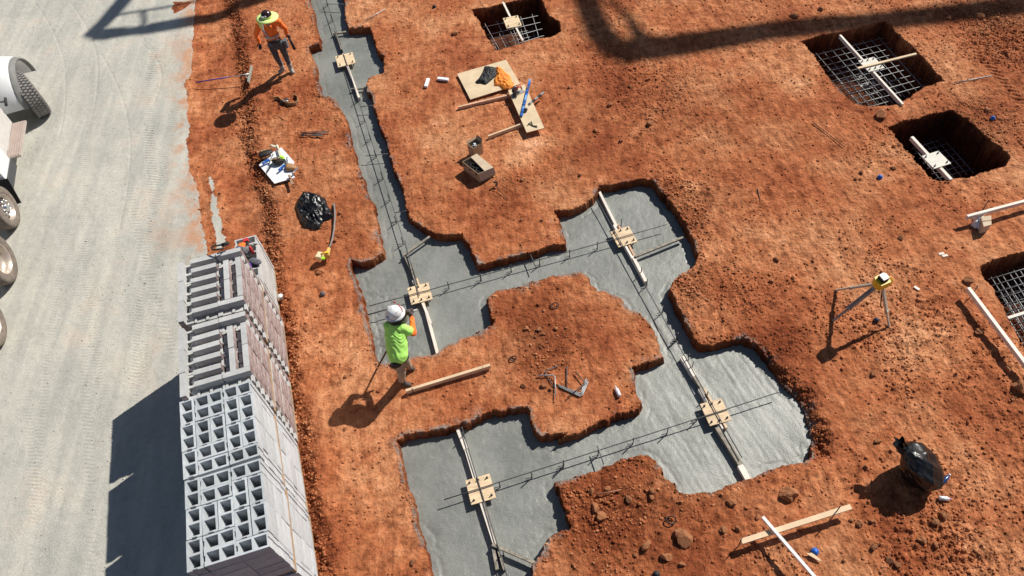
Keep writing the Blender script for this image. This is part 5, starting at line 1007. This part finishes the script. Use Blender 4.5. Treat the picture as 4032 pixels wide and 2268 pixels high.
# ---------------------------------------------------------------- stones and clods
def stone_mesh(seed, n=2):
    bm = bmesh.new(); bmesh.ops.create_icosphere(bm, subdivisions=n, radius=1); rs = random.Random(seed)
    pl = [(Vector((rs.gauss(0, 1), rs.gauss(0, 1), rs.gauss(0, 1))).normalized(), rs.uniform(.55, .92)) for _ in range(11)]
    for v in bm.verts:
        for nn_, d in pl:
            k = v.co.dot(nn_)
            if k > d: v.co -= nn_*(k-d)
        v.co += v.co.normalized()*.06*math.sin(7*v.co.x+5*v.co.y+seed)
    me = bpy.data.meshes.new('stone'); bm.to_mesh(me); bm.free(); return me
SM = [stone_mesh(i, 3) for i in range(6)]
for me in SM: me.materials.append(M_STONE)
for i, (u, v, r, lb) in enumerate(((ch(735, 1225)[0], ch(735, 1225)[1], .175, 'biggest clay boulder below the ribbed pad'), (*ch(515, 1270), .10, 'rounded stone left of the biggest boulder'), (*ch(250, 1105), .11, 'tall tan stone among the clods below the lower trench'), (*ch(215, 1050), .09, 'brown stone just above the tall tan stone'), (*ch(195, 950), .06, 'small stone at the left end of the dark rod'), (*ch(290, 935), .055, 'small stone above the dark rod'), (*ch(412, 995), .07, 'stone right of the dark rod'),
    (*ch(550, 955), .07, 'dark stone below the rounded trench corner'), (*ch(545, 990), .06, 'stone just under the dark stone'), (*ch(1015, 1020), .09, 'stone below the ribbed pad board'), (*ch(1350, 970), .15, 'long brown clod right of the ribbed pad board'), (*ch(970, 1180), .08, 'stone left of the white rail'), (*ch(1055, 1175), .065, 'pale stone left of the white rail'), (*ch(1170, 1105), .06, 'yellowish stone at the tip of the white rail'), (*ch(725, 1385), .055, 'stone below the biggest boulder'), (*ch(450, 1325), .04, 'small stone at lower left of the boulder'), (*ch(635, 1340), .09, 'flat clod leaning on the boulder'),
    (*ce(615, 1340), .075, 'tan stone on the island'), (*ce(520, 1330), .07, 'brown stone on the island left of the tan one'), (*ce(640, 1375), .045, 'small pale stone below the tan island stone'), (*ce(745, 1335), .055, 'stone on the island right of the tan one'), (*ce(590, 1395), .035, 'tiny stone at the lower part of the island'), (*cd(1140, 330), .07, 'stone on the island left of the bent rebar'), (*cd(1260, 330), .07, 'dark stone under the bent rebar'), (*cd(1300, 350), .05, 'stone beside the bright rebar leg'),
    (*ce(497, 212), .07, 'squarish stone right of the large cardboard box'), (*ce(485, 512), .045, 'small stone on the clay block left of the top right pad'), (*ce(640, 515), .045, 'second small stone on the clay block by the top right pad'), (*ce(930, 175), .05, 'stone above the top right pad'), (*ce(1700, 262), .05, 'grey stone right of the top right pad'), (*cb(695, 905), .09, 'dark clod left of the left pad'), (*cb(810, 665), .065, 'stone beside the grey hose'), (*cb(840, 460), .06, 'stone right of the upper hose end'), (*cq(175, 255), .11, 'tan stone left of the top pit'), (*cq(1500, 657), .05, 'stone in the middle of the open clay'), (*cq(1040, 662), .055, 'pale stone right of the silver level'), (*cq(1425, 1070), .06, 'pinkish stone on the open clay'), (*cq(1235, 992), .07, 'dark clod on the open clay below the plywood strip'), (*cq(1345, 800), .08, 'dark clod right of the plywood strip'), (*cq(1645, 940), .09, 'broad clod on the open clay near the pads'),
    (*cr_(850, 875), .16, 'large cracked clod between the two right pits'), (*cr_(910, 825), .05, 'small clod beside the cracked clod'), (*cr_(395, 80), .1, 'dark clod in the long shadow at the top'), (*cr_(195, 130), .11, 'second dark clod in the long shadow'), (*cr_(1360, 140), .09, 'pale flat stone at the top right'), (*cr_(1590, 130), .12, 'pale slab in the upper right corner'), (*cr_(1650, 835), .09, 'dark clod right of the dark pit'), (*cs(1510, 975), .11, 'tan boulder above the slanting stud'), (*cs(950, 120), .06, 'clod left of the dark pit board'), (*cs(60, 815), .06, 'dark round stone left of the tripod'), (*cs(25, 975), .06, 'pale stone in the left of the open clay'), (*cs(340, 825), .035, 'small dark stone near the dark round stone'), (*cs(1000, 650), .06, 'stone cluster piece in the middle right'), (*cs(1590, 1360), .10, 'broad clod under the slanting stud'), (*cs(190, 950), .05, 'dark clod near the pale stone'), (*cs(660, 205), .05, 'dark clod left of the blue cap'), (*cs(705, 155), .06, 'clod above left of the blue cap'),
    (*ck(130, 925), .13, 'long clod below the ribbed pad corner'), (*ck(720, 565), .065, 'stone left of the full bin bag'), (*ck(690, 125), .055, 'stone on the clay above the full bin bag'), (*ck(600, 1110), .075, 'dark stone at the right end of the tan stud'), (*ck(685, 1090), .05, 'pale stone near the right end of the tan stud'), (*ck(545, 1085), .045, 'stone touching the end of the tan stud'), (*ck(695, 1260), .065, 'tan stone right of the wood scrap'), (*ck(800, 1345), .075, 'rounded stone at the lower edge'), (*ck(850, 1375), .07, 'grey stone at the lower edge beside the rounded one'), (*ck(1010, 1215), .08, 'brown stone in the lower right clods'), (*ck(1100, 1250), .065, 'dark edged stone in the lower right clods'), (*ck(1095, 1105), .075, 'tan stone below the clear bottle'), (*ck(1150, 1060), .08, 'flat clod below the clear bottle'), (*ck(640, 738), .05, 'small stone below left of the bin bag'), (*ck(905, 335), .035, 'small pale stone above the bin bag'), (*ck(1660, 215), .16, 'large dark clod at the right edge'), (*ck(1575, 100), .08, 'clod above the large dark one at the right edge'), (*ck(1608, 292), .04, 'small pale stone at the right edge'),
    (*cd(490, 1372), .06, 'stone on the clay strip left of the bottom pad'), (*cd(90, 585), .045, 'small stone in the shadow of the green-shirted worker'), (*c06(1650, 290), .05, 'pale stone near the grey strip'), (*c06(1680, 562), .045, 'stone at the lower end of the grey strip'), (*cd(90, 275), .05, 'stone left of the green-shirted worker'))):
    g = G((u, v)); o = bpy.data.objects.new('stone', SM[i % 6]); C.objects.link(o); zz = gz(g.x, g.y); o.location = (g.x, g.y, zz+r*.25); s = r*.85; o.scale = (s*random.uniform(.9, 1.3), s*random.uniform(.75, 1.), s*random.uniform(.6, .8)); o.rotation_euler = (random.uniform(-.3, .3), random.uniform(-.3, .3), random.uniform(0, 6.28))
    tag(o, lb, 'stone', 'stones scattered on the clay')
def scatter(name, label, count, wfun, rmin, rmax, mt, seed, pw=3.2):
    rg = np.random.default_rng(seed); ic = []
    for i in range(5):
        me = stone_mesh(50+i, 1); v = np.empty(len(me.vertices)*3); me.vertices.foreach_get('co', v); ic.append((v.reshape(-1, 3), np.array([list(p.vertices) for p in me.polygons])))
    w = wfun().ravel(); w = w/w.sum(); pick = rg.choice(w.size, count, p=w); px_ = XX.ravel()[pick]+rg.uniform(-.012, .012, count); py_ = YY.ravel()[pick]+rg.uniform(-.012, .012, count); pz_ = H.ravel()[pick]
    V = []; Fc = []; off = 0
    for i in range(count):
        v, f = ic[i % 5]; r = rmin+(rmax-rmin)*rg.random()**pw; a = rg.uniform(0, 6.28); s = np.array([r*rg.uniform(.8, 1.3), r*rg.uniform(.7, 1.1), r*rg.uniform(.5, .85)]); w_ = v*s; c_, s_ = math.cos(a), math.sin(a)
        V.append(np.stack([w_[:, 0]*c_-w_[:, 1]*s_+px_[i], w_[:, 0]*s_+w_[:, 1]*c_+py_[i], w_[:, 2]+pz_[i]+r*.2], 1)); Fc.append(f+off); off += len(v)
    V = np.concatenate(V); Fc = np.concatenate(Fc); me = bpy.data.meshes.new(name); me.vertices.add(len(V)); me.vertices.foreach_set('co', V.ravel()); me.loops.add(Fc.size); me.loops.foreach_set('vertex_index', Fc.ravel().astype(np.int32))
    me.polygons.add(len(Fc)); me.polygons.foreach_set('loop_start', (np.arange(len(Fc))*3).astype(np.int32)); me.polygons.foreach_set('loop_total', np.full(len(Fc), 3, np.int32)); me.update(); me.validate(); me.materials.append(mt)
    at = me.attributes.new('tone', 'FLOAT', 'POINT'); at.data.foreach_set('value', np.repeat(np.clip(.52+.10*rg.standard_normal(count), .2, .85), [len(ic[i % 5][0]) for i in range(count)]).astype(np.float32))
    o = bpy.data.objects.new(name, me); C.objects.link(o); return tag(o, label, 'clods', None, 'stuff')
okz = (~is_road) & (sd_t < -.03)
for k, sd in sd_p.items(): okz &= sd < -.02
cl = np.clip(fbm(XX, YY, .8, 201, 4, .65)+.12, .02, 1)
scatter('soil_clods', 'loose crumbs and clods of red clay over the whole site', 85000, lambda: okz*(cl*.10+.012+(np.clip(rough-.5, 0, 3)**1.7)*.9*(cl+.2)), .005, .036, M_SOIL, 5, 5.5)
scatter('road_grit', 'grey grit lying on the gravel road', 9000, lambda: is_road*(.2+np.clip(fbm(XX, YY, .6, 203, 4, .6), 0, 1)), .005, .018, M_ROAD, 6)
